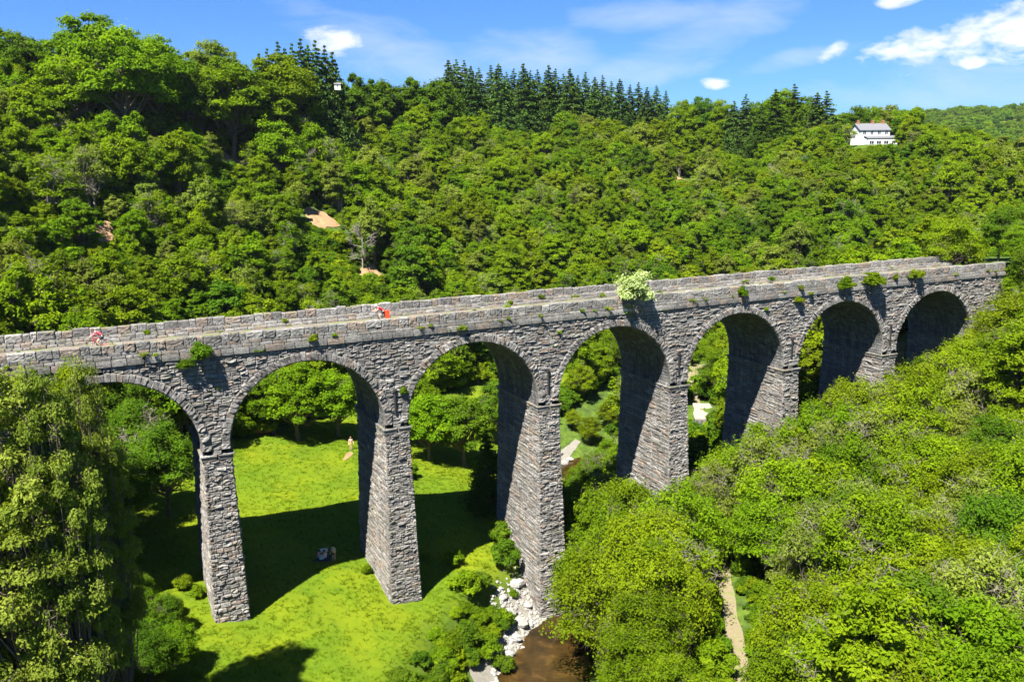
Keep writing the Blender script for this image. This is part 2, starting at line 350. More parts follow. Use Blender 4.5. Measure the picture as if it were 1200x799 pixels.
#ribbon('worn_path', [(-24, 30), (-17, 44), (-14, 56), (-14, 66)], .5, .03, dirtmat('worn_grass', (.22, .30, .02), (.30, .34, .04)), .8, .6)
# bare soil scars on the hillside
SOIL = [(375, 262, 2.6, 5.5), (268, 190, 4.5, 3), (802, 214, 3.2, 2.6), (436, 322, 2.0, 3.0), (118, 272, 2.0, 2.4), (150, 195, 2.0, 2.0), (445, 112, 5, 3), (960, 212, 2, 2)]
soil_xy = []
for i, (px, py, rx, ry) in enumerate(SOIL):
    cx, cy = on_hill(px, py); soil_xy.append((cx, cy, max(rx, ry)))
    b = MB(); k = 22; rr = np.linspace(0, 1, 6)
    an = np.arange(k) * 2 * PI / k; wq = 1 + .28 * np.sin(an * 3 + i) + .18 * np.sin(an * 5 + 2 * i)
    XX = cx + rx * rr[:, None] * (np.cos(an) * wq)[None]; YY = cy + ry * rr[:, None] * (np.sin(an) * wq)[None]
    ZZ = ground(XX, YY) + .12 + .5 * np.sin(rr * PI)[:, None] * (wob(XX, YY, 1.1) * .6 + .4)
    J = [[a_ * k + c, a_ * k + (c + 1) % k, (a_ + 1) * k + (c + 1) % k, (a_ + 1) * k + c] for a_ in range(5) for c in range(k)]
    b.add(np.stack([XX, YY, ZZ], -1).reshape(-1, 3), J); tag(b.build('soil_scar', M['soil'], None, True), kind='structure')
# ------------------------------------------------------------------ haze: thin even air round the whole valley
hm, hb_ = mat('thin_haze'); hv = hb_.n('ShaderNodeVolumePrincipled', inp={'Color': (.75, .86, 1.0, 1), 'Density': .00004, 'Anisotropy': .2})
hb_.t.links.new(hv.outputs[0], hb_.n('ShaderNodeOutputMaterial').inputs[1])
hz_ = MB(); hz_.box((-5200, -3700, -130), (5200, 6700, 135)); tag(hz_.build('haze', hm), kind='stuff')
# ------------------------------------------------------------------ viaduct
def J3(p, amp):
    x, y, z = p[..., 0], p[..., 1], p[..., 2]
    return amp * np.stack([np.sin(x * 7.1 + z * 9.3 + y * 3.1) + np.sin(z * 17. + y * 11.), np.sin(y * 8.3 + z * 8.1) + np.sin(x * 13. + z * 15.), np.sin(x * 9.7 + y * 6.1) * .7 + np.sin(y * 14. + z * 12.) * .5], -1) * .5
TU = np.array([0, .08, .5, .92, 1.]); TV = np.array([0, .14, .45, .8, 1.])
def cells(b, C, Pm, Nm, relief=(.03, .10), jit=.02, tu=TU, tv=TV, warm=.13):
    C = np.asarray(C, float)
    if not len(C): return
    n = len(C); k, l = len(tu), len(tv)
    jt = rng.uniform(-.04, .04, (n, k, l, 2)); jt[:, [0, -1], :, 0] = 0; jt[:, :, [0, -1], 1] = 0
    u = C[:, 0, None, None] + (C[:, 1] - C[:, 0])[:, None, None] * (tu[None, :, None] + jt[..., 0])
    v = C[:, 2, None, None] + (C[:, 3] - C[:, 2])[:, None, None] * (tv[None, None, :] + jt[..., 1])
    P = Pm(u, v); N = Nm(u, v)
    h = rng.uniform(relief[0], relief[1], n)[:, None, None] * rng.uniform(.45, 1.3, (n, k, l))
    h[:, [0, -1], :] = 0; h[:, :, [0, -1]] = 0
    P = P + N * h[..., None] + J3(P, jit)
    I = (np.arange(k - 1)[:, None] * l + np.arange(l - 1)[None]).ravel()
    F = np.stack([I, I + l, I + l + 1, I + 1], -1)
    Fa = (F[None] + (np.arange(n) * k * l)[:, None, None]).reshape(-1, 4)
    t = np.clip(rng.beta(2.2, 2.4, n) * .82, 0, .82); br = rng.random(n) < warm; t = np.where(br, rng.uniform(.84, 1, n), t)
    b.add(P.reshape(-1, 3), Fa, np.repeat(t, len(F)))
def courses(z0, z1, lo=.27, hi=.37):
    z = [z0]
    while z[-1] < z1 - hi: z.append(z[-1] + rng.uniform(lo, hi))
    z.append(z1); return z
def runs(a, b, lo=.4, hi=1.0):
    if b - a < .12: return []
    u = [a]
    while u[-1] < b - hi: u.append(u[-1] + rng.uniform(lo, hi))
    u.append(b); return list(zip(u[:-1], u[1:]))
BAY, RR, ZC, ZI, WD = 14.0, 6.0, 21.31, 20.95, WD_
ZS = 28.42      # under side of the string course
RE = RR + .72
ARC = [(i - .5) * BAY for i in range(7)]
vi = empty('viaduct', tuple(VP(0, 0, 7.2)), 0, 'long grey rock-faced stone railway viaduct of seven round arches crossing the wooded valley', 'viaduct')
vi.location = (0, 0, 0)
def cN(vec):
    vec = np.array(vec, float)
    return lambda u, v: np.broadcast_to(vec, np.shape(u) + (3,))
NF = np.array([-N_[0], -N_[1], 0.]); NBk = -NF; NL = np.array([-E_[0], -E_[1], 0]); NR = -NL
SL, SR = -44.0, 88.2
for side in (0, 1):
    b = MB(); C = []
    zz = courses(ZI, ZS)
    for z0, z1 in zip(zz[:-1], zz[1:]):
        zm = (z0 + z1) / 2 - ZC; cuts = []
        for c in ARC:
            if zm < RE - .05: h = math.sqrt(max(0, (RE - .06) ** 2 - max(0, zm) ** 2)); cuts.append((c - h, c + h))
        a = SL
        for c0, c1 in cuts + [(SR, SR)]:
            for u0, u1 in runs(a, c0): C.append((u0, u1, z0, z1))
            a = c1
    n0 = 0 if side == 0 else WD
    cells(b, C, lambda u, v: VP(u, n0, v), cN(NF if side == 0 else NBk), (.05, .16), .014)
    b.build('spandrel_wall', M['wall'], vi)
# arch rings and barrels
for i, c in enumerate(ARC):
    for side in (0, 1):
        b = MB(); n0 = -.05 if side == 0 else WD + .05; K = 50
        th = np.linspace(0, PI, K + 1)
        C = [(th[k], th[k + 1], RR, RE + rng.uniform(-.09, .1)) for k in range(K)]
        C += [(0, 0, 0, 0)] * 0
        cells(b, C, lambda u, v: VP(c + v * np.cos(u), n0, ZC + v * np.sin(u)), cN(NF if side == 0 else NBk), (.06, .19), .01, TU, TV, .12)
        # ring edge returning to the wall face and under the arch
        C = [(th[k], th[k + 1], 0, 1) for k in range(K)]
        for Rq, sg in ((RE, 1), (RR, -1)):
            cells(b, C, lambda u, v: VP(c + Rq * np.cos(u), n0 + v * (.25 if side == 0 else -.25), ZC + Rq * np.sin(u)),
                  lambda u, v: sg * (VP(c + np.cos(u), 0, ZC + np.sin(u)) - VP(c, 0, ZC)), (.0, .02), .01)
        b.build('arch_ring', M['wall'], vi)
    b = MB(); C = []
    tt = np.linspace(0, PI, 64)
    for t0, t1 in zip(tt[:-1], tt[1:]):
        for n0_, n1_ in runs(.15, WD - .15, .4, .95): C.append((t0, t1, n0_, n1_))
    for z0, z1 in ((ZI, ZI + .2), (ZI + .2, ZC)):
        pass
    cells(b, C, lambda u, v: VP(c + RR * np.cos(u), v, ZC + RR * np.sin(u)), lambda u, v: -(VP(c + np.cos(u), 0, ZC + np.sin(u)) - VP(c, 0, ZC)), (.005, .035), .008, np.array([0, .5, 1.]), np.array([0, .12, .5, .88, 1.]))
    for sgn in (-1, 1):     # short upright face between springing and impost
        C = [(n0_, n1_, ZI - .02, ZC) for n0_, n1_ in runs(0, WD)]
        cells(b, C, lambda u, v: VP(c + sgn * RR, u, v), cN(NL if sgn > 0 else NR), (.01, .04))
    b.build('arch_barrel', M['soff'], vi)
def blockbox(b, s0, s1, n0, n1, z0, z1, rnd=.035, t=None, rake=0):
    """one hewn stone: a box of 26 surface points, corners knocked back"""
    g = np.array([0, .5, 1.]); P = np.array([[x, y, z] for x in g for y in g for z in g])
    Q = P * 2 - 1; k = np.abs(Q).sum(1)
    Q = Q * (1 - np.where(k > 2.5, rnd * 3.2, np.where(k > 1.5, rnd * 1.4, 0)) / 1.5)[:, None] + rng.uniform(-rnd, rnd, Q.shape) * .6 * (k[:, None] > .5)
    s = s0 + (Q[:, 0] + 1) / 2 * (s1 - s0); n = n0 + (Q[:, 1] + 1) / 2 * (n1 - n0); z = z0 + (Q[:, 2] + 1) / 2 * (z1 - z0)
    idx = lambda a, c, d: a * 9 + c * 3 + d
    F = []
    for a in range(2):
        for c in range(2):
            F += [[idx(a, c, 0), idx(a, c + 1, 0), idx(a + 1, c + 1, 0), idx(a + 1, c, 0)], [idx(a, c, 2), idx(a + 1, c, 2), idx(a + 1, c + 1, 2), idx(a, c + 1, 2)],
                  [idx(a, 0, c), idx(a + 1, 0, c), idx(a + 1, 0, c + 1), idx(a, 0, c + 1)], [idx(a, 2, c), idx(a, 2, c + 1), idx(a + 1, 2, c + 1), idx(a + 1, 2, c)],
                  [idx(0, a, c), idx(0, a, c + 1), idx(0, a + 1, c + 1), idx(0, a + 1, c)], [idx(2, a, c), idx(2, a + 1, c), idx(2, a + 1, c + 1), idx(2, a, c + 1)]]
    if t is None: t = rng.uniform(.84, 1) if rng.random() < .2 else rng.beta(2.2, 2.2) * .82
    b.add(VP(s, n, z), F, t)
def stonerow(b, s0, s1, n0, n1, z0, z1, lo, hi, gap=.02, jz=.03, jn=.02, rnd=.035):
    for a, c in runs(s0, s1, lo, hi):
        dz = rng.uniform(-jz, jz); dn = rng.uniform(-jn, jn)
        blockbox(b, a + gap / 2, c - gap / 2, n0 + dn, n1 + dn, z0, z1 + dz, rnd)
for side in (0, 1):
    m_ = (lambda a, c: (a, c)) if side == 0 else (lambda a, c: (WD - c, WD - a))
    b = MB(); n0, n1 = m_(-.22, .5); stonerow(b, SL, SR, n0, n1, ZS, 28.88, .7, 1.5, .015, .015, .02, .03)
    b.build('string_course', M['cop'], vi)
    pp = MB(); n0, n1 = m_(-.12, .58); stonerow(pp, SL, SR, n0, n1, 28.88, 29.13, .4, 1.2, .02, .02, .04); n0, n1 = m_(-.04, .53); stonerow(pp, SL, SR, n0, n1, 29.13, 29.38, .35, 1.0, .03, .03, .04)
    n0, n1 = m_(.02, .44); core = MB(); stonerow(core, SL, SR, n0 + .07, n1 - .07, 29.2, 29.8, 3, 4, 0, 0, 0, .01)
    par = pp.build('parapet', M['cop'], vi)
    core.build('parapet_core', M['wall'], par)
    b = MB(); rr_c = runs(SL, SR, .3, 1.3); tops = [29.93 + rng.uniform(-.07, .07) for _ in rr_c]; na, nb_ = n0, n1; tq = np.array([0, .08, .3, .5, .7, .92, 1.])
    for (u0, u1), zt_ in zip(rr_c, tops):
        g_ = rng.uniform(.012, .03); st_ = rng.bit_generator.state; bb = MB(); dn = rng.uniform(-.03, .03); za = 29.36
        cells(bb, [(u0 + g_, u1 - g_, za, zt_)], lambda u, v: VP(u, na + dn, v), cN(NF), (.02, .065), .018, tq, tq)
        cells(bb, [(u0 + g_, u1 - g_, za, zt_)], lambda u, v: VP(u, nb_ + dn, v), cN(NBk), (.02, .065), .018, tq, tq)
        cells(bb, [(u0 + g_, u1 - g_, na + dn, nb_ + dn)], lambda u, v: VP(u, v, zt_), cN((0, 0, 1)), (.01, .04), .018, tq, tq)
        for uu, nn_ in ((u0 + g_, NL), (u1 - g_, NR)): cells(bb, [(na + dn, nb_ + dn, za, zt_)], lambda u, v: VP(uu, u, v), cN(nn_), (0, .01), .018, tq, tq)
        tv_ = rng.uniform(.84, 1) if rng.random() < .25 else rng.beta(1.6, 1.6) * .82
        for V_b, F_b in zip(bb.v, bb.f): b.add(V_b, F_b - (F_b.min() - 0) if False else F_b - int(F_b.min()), tv_)
    b.build('coping', M['cop'], par)
# rough stone kerbs along the inner foot of both parapets, two courses deep at the far side
b = MB()
for n0, n1, z1 in ((.58, .95, 29.12), (WD - 1.0, WD - .58, 29.3), (WD - 1.45, WD - 1.02, 29.08)): stonerow(b, SL, SR, n0, n1, 28.8, z1, .35, 1.1, .04, .07, .07, .06)
b.build('inner_kerb', M['cop'], vi)
# deck
b = MB(); ss = np.arange(SL, SR + .5, 1.0); nn = np.linspace(.4, WD - .4, 7)
S, Nn = np.meshgrid(ss, nn, indexing='ij'); ZZ = 28.9 + .06 * wob(S * 3, Nn * 3, .8); J = (np.arange(len(ss) - 1)[:, None] * 7 + np.arange(6)[None]).ravel()
b.add(VP(S, Nn, ZZ).reshape(-1, 3), np.stack([J, J + 7, J + 8, J + 1], -1)); b.build('deck_path', M['deck'], vi)
# piers
def pier(s0, zb, hw_top=1.0, bs=.022, bn=.036):
    p = None; b = MB(); zt = ZI - .42; zz = courses(zb, zt, .27, .42)
    hw = lambda z: hw_top + (zt - z) * bs; nf = lambda z: -(zt - z) * bn; nb = lambda z: WD + (zt - z) * bn
    CF = []; CS = []
    for k, (z0, z1) in enumerate(zip(zz[:-1], zz[1:])):
        q = .42 if k % 2 else .22
        r = [-1, -1 + q + rng.uniform(-.05, .05)] + [x[1] for x in runs(-1 + q, 1 - q, .32, .75)][:-1] + [1 - q + rng.uniform(-.05, .05), 1]
        CF += [(a, c, z0, z1) for a, c in zip(r[:-1], r[1:])]
        q = .06 if k % 2 else .13
        r = [0, q] + [x[1] for x in runs(q, 1 - q, .08, .2)][:-1] + [1 - q, 1]; CS += [(a, c, z0, z1) for a, c in zip(r[:-1], r[1:])]
    cells(b, CF, lambda u, v: VP(s0 + u * hw(v), nf(v), v), cN(NF), (.05, .18), .022)
    cells(b, CF, lambda u, v: VP(s0 + u * hw(v), nb(v), v), cN(NBk), (.04, .13), .03)
    for sg, nn_ in ((-1, NL), (1, NR)):
        cells(b, CS, lambda u, v: VP(s0 + sg * hw(v), nf(v) + u * (nb(v) - nf(v)), v), cN(nn_), (.04, .13), .02, warm=.2)
    p = b.build('pier', M['wall'], vi)
    b = MB()
    for z0, z1, e in ((zt, zt + .3, .16), (zt + .3, ZI + .02, .24)):
        for a, c in runs(-e, WD + e, .5, 1.1): blockbox(b, s0 - hw_top - e, s0 - .02, a + .01, c - .01, z0, z1 - .005); blockbox(b, s0 + .02, s0 + hw_top + e, a + .01, c - .01, z0, z1 - .005)
    b.build('impost', M['cop'], p)
for i in range(6):
    x, y = V2(14 * i, WD / 2); zb = float(ground(np.array(x), np.array(y))) - 1.5
    if i == 2: zb = -1.5
    pier(14 * i, zb)
# abutments
for a0, a1, inner in ((SL, -13.0, 1), (83.0, SR, -1)):
    b = MB(); zz = courses(3 if inner > 0 else 6, ZI); C = []
    for z0, z1 in zip(zz[:-1], zz[1:]): C += [(u0, u1, z0, z1) for u0, u1 in runs(a0, a1)]
    cells(b, C, lambda u, v: VP(u, 0, v), cN(NF), (.04, .12)); cells(b, C, lambda u, v: VP(u, WD, v), cN(NBk), (.04, .12))
    C = []
    for z0, z1 in zip(zz[:-1], zz[1:]): C += [(u0, u1, z0, z1) for u0, u1 in runs(0, WD)]
    sq = a1 if inner > 0 else a0; cells(b, C, lambda u, v: VP(sq, u, v), cN(NR if inner > 0 else NL), (.03, .09))
    b.build('abutment', M['wall'], vi)
b = MB(); zz = courses(10, ZS); C = []
for z0, z1 in zip(zz[:-1], zz[1:]): C += [(u0, u1, z0, z1) for u0, u1 in ([(84.6, 85.1), (85.1, 85.6)] if rng.random() < .5 else [(84.6, 85.6)])]
cells(b, C, lambda u, v: VP(u, -.14, v), cN(NF), (.03, .1))
for u_, nn_ in ((84.6, NL), (85.6, NR)):
    cells(b, [(0, 1, z0, z1) for z0, z1 in zip(zz[:-1], zz[1:])], lambda u, v: VP(u_, -.14 + u * .2, v), cN(nn_), (0, .02), .01)
b.build('pilaster', M['wall'], vi)
b = MB(); zz = courses(11, 20.0); 
for z0, z1 in zip(zz[:-1], zz[1:]):
    for u0, u1 in runs(71.1, 80.5, .5, 1.2): blockbox(b, u0, u1, 6.6, 7.2, z0, z1, .02)
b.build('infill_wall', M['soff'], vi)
mdark = plain('slot_shade', (.02, .021, .024), .6)  # near-black colour stands in for the shade inside the recessed drain slots
for i in range(1, 6):
    b = MB(); s_ = 14 * i - .1; b.tube([VP(s_, -.17, z) for z in (22.2, 23.0, 24.1)], .09, 8); b.tube([VP(s_, -.17, 24.0), VP(s_, -.17, 24.2)], .15, 8)
    b.build('drain_slot', mdark, vi)  # slot drawn as a dark tube on the wall face, not cut in
# ------------------------------------------------------------------ vegetation
def leaves(b, cen, nor, ln, wd, tint, q):
    """one kite-shaped leaf spray per centre"""
    n = len(cen); nor = nor / (np.linalg.norm(nor, axis=1)[:, None] + 1e-9)
    a = np.cross(nor, q.normal(size=(n, 3))); a /= np.linalg.norm(a, axis=1)[:, None] + 1e-9; c = np.cross(nor, a)
    L = (ln * q.uniform(.6, 1.3, n))[:, None]; Wd = (wd * q.uniform(.6, 1.3, n))[:, None]
    V = np.stack([cen - a * L * .5, cen + c * Wd * .5 + nor * Wd * .12, cen + a * L * .5, cen - c * Wd * .5 + nor * Wd * .12], 1)
    b.add(V.reshape(-1, 3), np.arange(4 * n).reshape(n, 4), np.clip(tint, 0, 1))
def unit(q, n):
    v = q.normal(size=(n, 3)); return v / np.linalg.norm(v, axis=1)[:, None]
ARCH = {}
def arche(name, seed, R, H, base, nclump, per, ln, wd, cr=.3, flat=.8, bare=.1, trunk_r=.16, stems=1, twig=.5, loose=.0, barkm='bark', tk=5):
    """meshes of one kind of tree: (trunk with limbs, crown)"""
    q = np.random.default_rng(seed); cz = (H + base) / 2; hz = (H - base) / 2
    tr = MB(); cr_ = MB(); C = []; tries = 0
    while len(C) < nclump and tries < 6000:
        tries += 1; d = unit(q, 1)[0]
        if d[2] < -.55: continue
        k = q.uniform(.45, .84) if q.random() < .85 else q.uniform(.1, .5)
        p = np.array([d[0] * R * k, d[1] * R * k, cz + d[2] * hz * k])
        p[:2] *= (1.05 - .25 * max(0, d[2]))
        if all(np.linalg.norm(p - c) > R * .2 for c in C): C.append(p)
    C = np.array(C); n = len(C); rad = R * cr * q.uniform(.65, 1.3, n); leafless = q.random(n) < bare
    roots = [np.array([q.uniform(-.1, .1) * R, q.uniform(-.1, .1) * R, 0]) for _ in range(stems)]
    tops = [r + np.array([q.uniform(-.15, .15) * R, q.uniform(-.15, .15) * R, base + (H - base) * .35]) for r in roots]
    for r, t in zip(roots, tops):
        mid = (r + t) / 2 + np.append(q.uniform(-.06, .06, 2) * R, 0)
        tr.tube([r - [0, 0, .6], r * .7 + mid * .3, mid, t], np.array([1.5, 1.05, .85, .55]) * trunk_r / math.sqrt(stems), 7)
    for i, c in enumerate(C):
        k = q.integers(stems); f = q.uniform(.45, .95); s0 = roots[k] + (tops[k] - roots[k]) * f
        m1 = s0 * .6 + c * .4 + np.array([0, 0, -.08 * H * q.random()]) + q.normal(size=3) * .05 * R
        m2 = s0 * .25 + c * .75 + q.normal(size=3) * .05 * R
        r0 = trunk_r * .42 / math.sqrt(stems)
        tr.tube([s0, m1, m2, c], [r0, r0 * .7, r0 * .45, r0 * .2], 4, cap=False)
        nt_ = 7 if leafless[i] else int(4 * twig + .5)
        for _ in range(nt_):
            e = c + unit(q, 1)[0] * rad[i] * (1.15 if leafless[i] else .98) + np.array([0, 0, .2 * rad[i]]); md = (c + e) / 2 + q.normal(size=3) * .12 * rad[i]
            tr.tube([c, md, e], [r0 * .35, r0 * .22, r0 * .08], 3, cap=False)
            if leafless[i]:
                for _ in range(3):
                    e2 = md + unit(q, 1)[0] * rad[i] * .7; tr.tube([md, (md + e2) / 2 + q.normal(size=3) * .06 * rad[i], e2], [r0 * .2, r0 * .14, r0 * .05], 3, cap=False)
        if leafless[i]: m = int(per * .12)
        else: m = int(per * q.uniform(.75, 1.25))
        ct = q.uniform(.15, .85)
        d = unit(q, m); d[:, 2] = np.where(d[:, 2] < -.3, -d[:, 2] * q.random(m), d[:, 2])
        rr = rad[i] * np.clip(q.normal(.86 - loose * .2, .16 + loose * .15, m), .1, 1.35)
        P = c + d * rr[:, None] * np.array([1, 1, flat])
        P += .10 * rad[i] * np.sin(P * 5.1 / max(rad[i], .3) + i)
        nn = d * .75 + unit(q, m) * .62 + np.array([0, 0, .45])
        leaves(cr_, P, nn, ln, wd, ct * .6 + q.random(m) * .5 - .05, q)
    return ARCH.setdefault(name, (tr.mesh(name + '_trunk', M[barkm], True), cr_.mesh(name + '_crown', M['l_mid'], False)))
def conifer(name, seed, H, R, ntier, per, ln, wd):
    q = np.random.default_rng(seed); tr = MB(); cr_ = MB()
    tr.tube([(0, 0, -.5), (0, 0, H * .5), (0, 0, H)], [H * .018, H * .011, .02], 6)
    for k in range(ntier):
        f = k / (ntier - 1); z = H * (.08 + .90 * f); r = R * (1 - f) ** .8 * q.uniform(.85, 1.15) + .12
        nb = max(4, int(11 * (1 - f) + 4))
        for j in range(nb):
            a = q.uniform(0, 2 * PI); L = r * q.uniform(.7, 1.15); m = max(4, int(per * (L / R + .15)))
            tip = np.array([math.cos(a) * L, math.sin(a) * L, z - L * .22]); st = np.array([0, 0, z])
            tr.tube([st, (st + tip) / 2 + [0, 0, .05 * L], tip], [.05, .03, .01], 3, cap=False)
            t = q.uniform(.1, 1, m) ** .7; P = st + (tip - st) * t[:, None] + q.normal(size=(m, 3)) * np.array([.16, .16, .08]) * (L * .45 + .25)
            leaves(cr_, P, unit(q, m) * .7 + np.array([0, 0, .6]), ln, wd, q.random(m) * .7 + f * .25, q)
    return ARCH.setdefault(name, (tr.mesh(name + '_trunk', M['bark'], True), cr_.mesh(name + '_crown', M['l_con'])))
def deadtree(name, seed, H, R, nb=14):
    q = np.random.default_rng(seed); tr = MB(); sp = MB()
    top = np.array([q.uniform(-.1, .1) * R, q.uniform(-.1, .1) * R, H * .75]); tr.tube([(0, 0, -.5), top * .5 + [.1, .1, 0], top], [.17, .12, .06], 7)
    for i in range(nb):
        s0 = top * q.uniform(.3, 1); d = unit(q, 1)[0]; d[2] = abs(d[2]) * .8 + .1; e = s0 + d * np.array([R, R, H * .4]) * q.uniform(.6, 1)
        md = (s0 + e) / 2 + q.normal(size=3) * .12 * R; tr.tube([s0, md, e], [.075, .05, .02], 4, cap=False)
        for _ in range(9):
            s1 = md + (e - md) * q.random() if q.random() < .7 else s0 + (md - s0) * q.uniform(.4, 1)
            e1 = s1 + (unit(q, 1)[0] + d * .8) * R * q.uniform(.15, .34); m1 = (s1 + e1) / 2 + q.normal(size=3) * .05 * R
            sp.tube([s1, m1, e1], [.036, .026, .01], 3, cap=False)
            for _ in range(3):
                e2 = m1 + (unit(q, 1)[0] + d * .4) * R * q.uniform(.08, .2); sp.tube([m1, (m1 + e2) / 2 + q.normal(size=3) * .03 * R, e2], [.022, .016, .008], 3, cap=False)
    return ARCH.setdefault(name, (tr.mesh(name + '_trunk', M['bare'], True), sp.mesh(name + '_twigs', M['bare'], True)))
# detailed kinds for trees near the camera, lighter ones for the hillside
for k in range(5): arche('near%d' % k, 100 + k, 3.2 + .4 * (k % 3), 9.2, .8, 74, 440, .21, .125, .25, 1.0, .07 + .05 * (k % 3), .17, 1 + k % 3, 1.8, .85)
arche('ash0', 120, 4.6, 20, 1.0, 135, 430, .30, .15, .20, .8, .08, .26, 1, 1.0, .4, 'bark')
arche('ash1', 121, 4.0, 14, .8, 95, 430, .30, .15, .21, .8, .12, .22, 2, 1.0, .4, 'bark')
arche('ash2', 122, 4.7, 26, .8, 210, 400, .25, .12, .17, .85, .06, .28, 1, 1.2, .45, 'bark')
arche('twig0', 130, 3.2, 8.0, 1.2, 50, 330, .22, .13, .28, .8, .45, .2, 3, 2.2, .4, 'bare')
arche('twig1', 131, 3.4, 8.5, 1.5, 50, 300, .22, .13, .28, .8, .5, .2, 2, 2.2, .4, 'bare')
for k in range(4): arche('bush%d' % k, 140 + k, 1.25, 2.2, .15, 20, 330, .2, .13, .36, .85, .04, .05, 4, .6, .2)
arche('weed0', 150, .5, .8, .05, 9, 90, .12, .08, .42, .9, 0, .02, 4, .6, .2)
arche('sprig', 155, 1.5, 3.2, .2, 26, 260, .30, .10, .36, 1.1, 0, .05, 5, .8, .6)
HSH = [(3.2, 9.0, 46, .9), (2.5, 10.5, 44, 1.1), (3.8, 8.6, 56, .8), (2.9, 9.6, 40, 1.0), (3.4, 10.6, 54, .9), (2.3, 8.2, 36, 1.2), (3.6, 9.8, 50, .75), (2.7, 7.6, 38, .9), (3.1, 11.4, 56, 1.0)]
for k, (R_a, H_a, nc_, fl_) in enumerate(HSH): arche('hill%d' % k, 200 + k, R_a, H_a, .6, nc_, 270, .36, .23, .21 + .03 * (k % 3), fl_, .03 + .05 * (k % 3), .17, 1 + k % 3, 1.3, .35 + .2 * (k % 3))
arche('hilltwig', 210, 3.2, 8.5, 1.0, 34, 150, .34, .22, .28, .85, .42, .2, 2, 1.3, .2, 'bare')
for k in range(2): arche('big%d' % k, 220 + k, 6.4, 14.5, 1.5, 80, 330, .42, .28, .20, .85, .03, .38, 1, .6, .15)
arche('far0', 230, 4.2, 8, .3, 14, 60, 1.3, .9, .42, .75, 0, .2, 1, 0, 0)
arche('far1', 231, 3.8, 9, .3, 14, 60, 1.2, .8, .42, .75, 0, .2, 1, 0, 0)
for k in range(3): conifer('con%d' % k, 240 + k, 11 + k, 3.0 + .2 * k, 30, 62, .36, .2)
for k in range(2): deadtree('dead%d' % k, 250 + k, 6.5, 3.0)
def atg(px, py):
    d = ray(px, py); l = math.hypot(d.x, d.y); k = np.arange(20, 330, .15) / l; X_, Y_, Z_ = CAMX + d.x * k, CAMY + d.y * k, CAMZ + d.z * k
    h = np.nonzero(Z_ < np.maximum(ground(X_, Y_), 0))[0]; i = h[0] if len(h) else -1; return float(X_[i]), float(Y_[i])
PLANTS = []     # every plant set down: (root, px, py top, dist, kind word, tone, size)
TONE = {'l_mid': 'mid green', 'l_yel': 'yellow green', 'l_drk': 'deep green', 'l_pal': 'pale green', 'l_wht': 'whitish green', 'l_con': 'dark green'}
q_ = np.random.default_rng(33)
def plant(kind, arch, x, y, z=None, s=1.0, sz=None, tone='l_mid', name='broadleaf_tree', cat='tree', label=None, group=None, rz=None, tilt=None):
    if name == 'broadleaf_tree': name = {'a': 'ash_tree', 't': 'twiggy_tree', 'b': 'spreading_tree'}.get(arch[0], 'broadleaf_tree') if arch != 'hilltwig' else 'twiggy_tree'
    me = ARCH[arch]; z = float(ground(np.array(x), np.array(y))) - .15 if z is None else z
    root = empty(name, (x, y, z), q_.uniform(0, 2 * PI) if rz is None else rz)
    if tilt: root.rotation_euler = (tilt[0], tilt[1], root.rotation_euler.z)
    root.scale = (s, s, s if sz is None else sz)
    pn = ('trunk', 'crown') if 'dead' not in arch else ('trunk', 'branches')
    if cat in ('shrub', 'weed'): pn = ('stem', 'foliage')
    for k in (0, 1):
        o = link(bpy.data.objects.new(pn[k], me[k]), root)
        if k == 1 and 'dead' not in arch: o.material_slots[0].link = 'OBJECT'; o.material_slots[0].material = M[tone]
    if label: tag(root, label, cat, group)
    H = max(v for v in (me[1].vertices[i].co.z for i in range(0, len(me[1].vertices), 37))) * (s if sz is None else sz)
    R = me[1].vertices and max(abs(me[1].vertices[i].co.x) for i in range(0, len(me[1].vertices), 37)) * s
    PLANTS.append(dict(o=root, x=x, y=y, z=z, H=H, R=R, kind=kind, tone=tone, label=label, cat=cat, arch=arch))
    return root
def gz0(x, y): return float(ground(np.array(x), np.array(y)))
def projH(x, y, z):
    a, b_, f = proj([[x, y, z]]); return float(a[0]), float(b_[0]), float(f[0])
# --- skyline conifers and the big trees on the left ridge
def at_dist(px, D):
    d = ray(px, 130); l = math.hypot(d.x, d.y); return CAMX + d.x / l * D, CAMY + d.y / l * D
def skytree(px, ytop, D, arch, tone, kind, name='broadleaf_tree', cat='tree', widen=1.0):
    x, y = at_dist(px, D); z = float(ground(np.array(x), np.array(y))) - .2
    d = ray(px, ytop); zt = CAMZ + d.z / math.hypot(d.x, d.y) * D
    h = max(3.0, zt - z); base = {'c': 12.0, 'b': 14.0, 'h': 9.0}[arch[0]] if arch[0] in 'cbh' else 9
    if arch[0] == 'c': base = 11 + int(arch[-1])
    s = h / base; return plant(kind, arch, x, y, z, s * widen, s, tone, name, cat)
for i, (px, yt, D) in enumerate([(308, 62, 196), (318, 56, 198), (330, 48, 199), (338, 56, 203), (347, 50, 200), (357, 44, 202), (365, 52, 205), (374, 46, 204), (384, 52, 206), (393, 60, 207)]):
    skytree(px, yt, D, 'con%d' % (i % 3), 'l_con', 'skycon', 'conifer', widen=.8)
con_x = [(527, 70), (536, 69), (545, 70), (553, 77), (562, 79), (576, 76), (585, 74), (594, 84), (603, 80), (614, 74), (622, 82), (630, 81), (643, 76), (651, 80), (660, 86), (668, 80), (677, 88), (686, 84), (697, 90), (706, 88), (716, 95), (726, 92), (738, 99), (748, 96), (758, 102), (769, 100), (780, 106)]
for i, (px, yt) in enumerate(con_x): skytree(px, yt, 262 + (px - 527) * .12 + (i % 3) * 4, 'con%d' % (i % 3), 'l_con', 'skycon', 'conifer', widen=1.05)
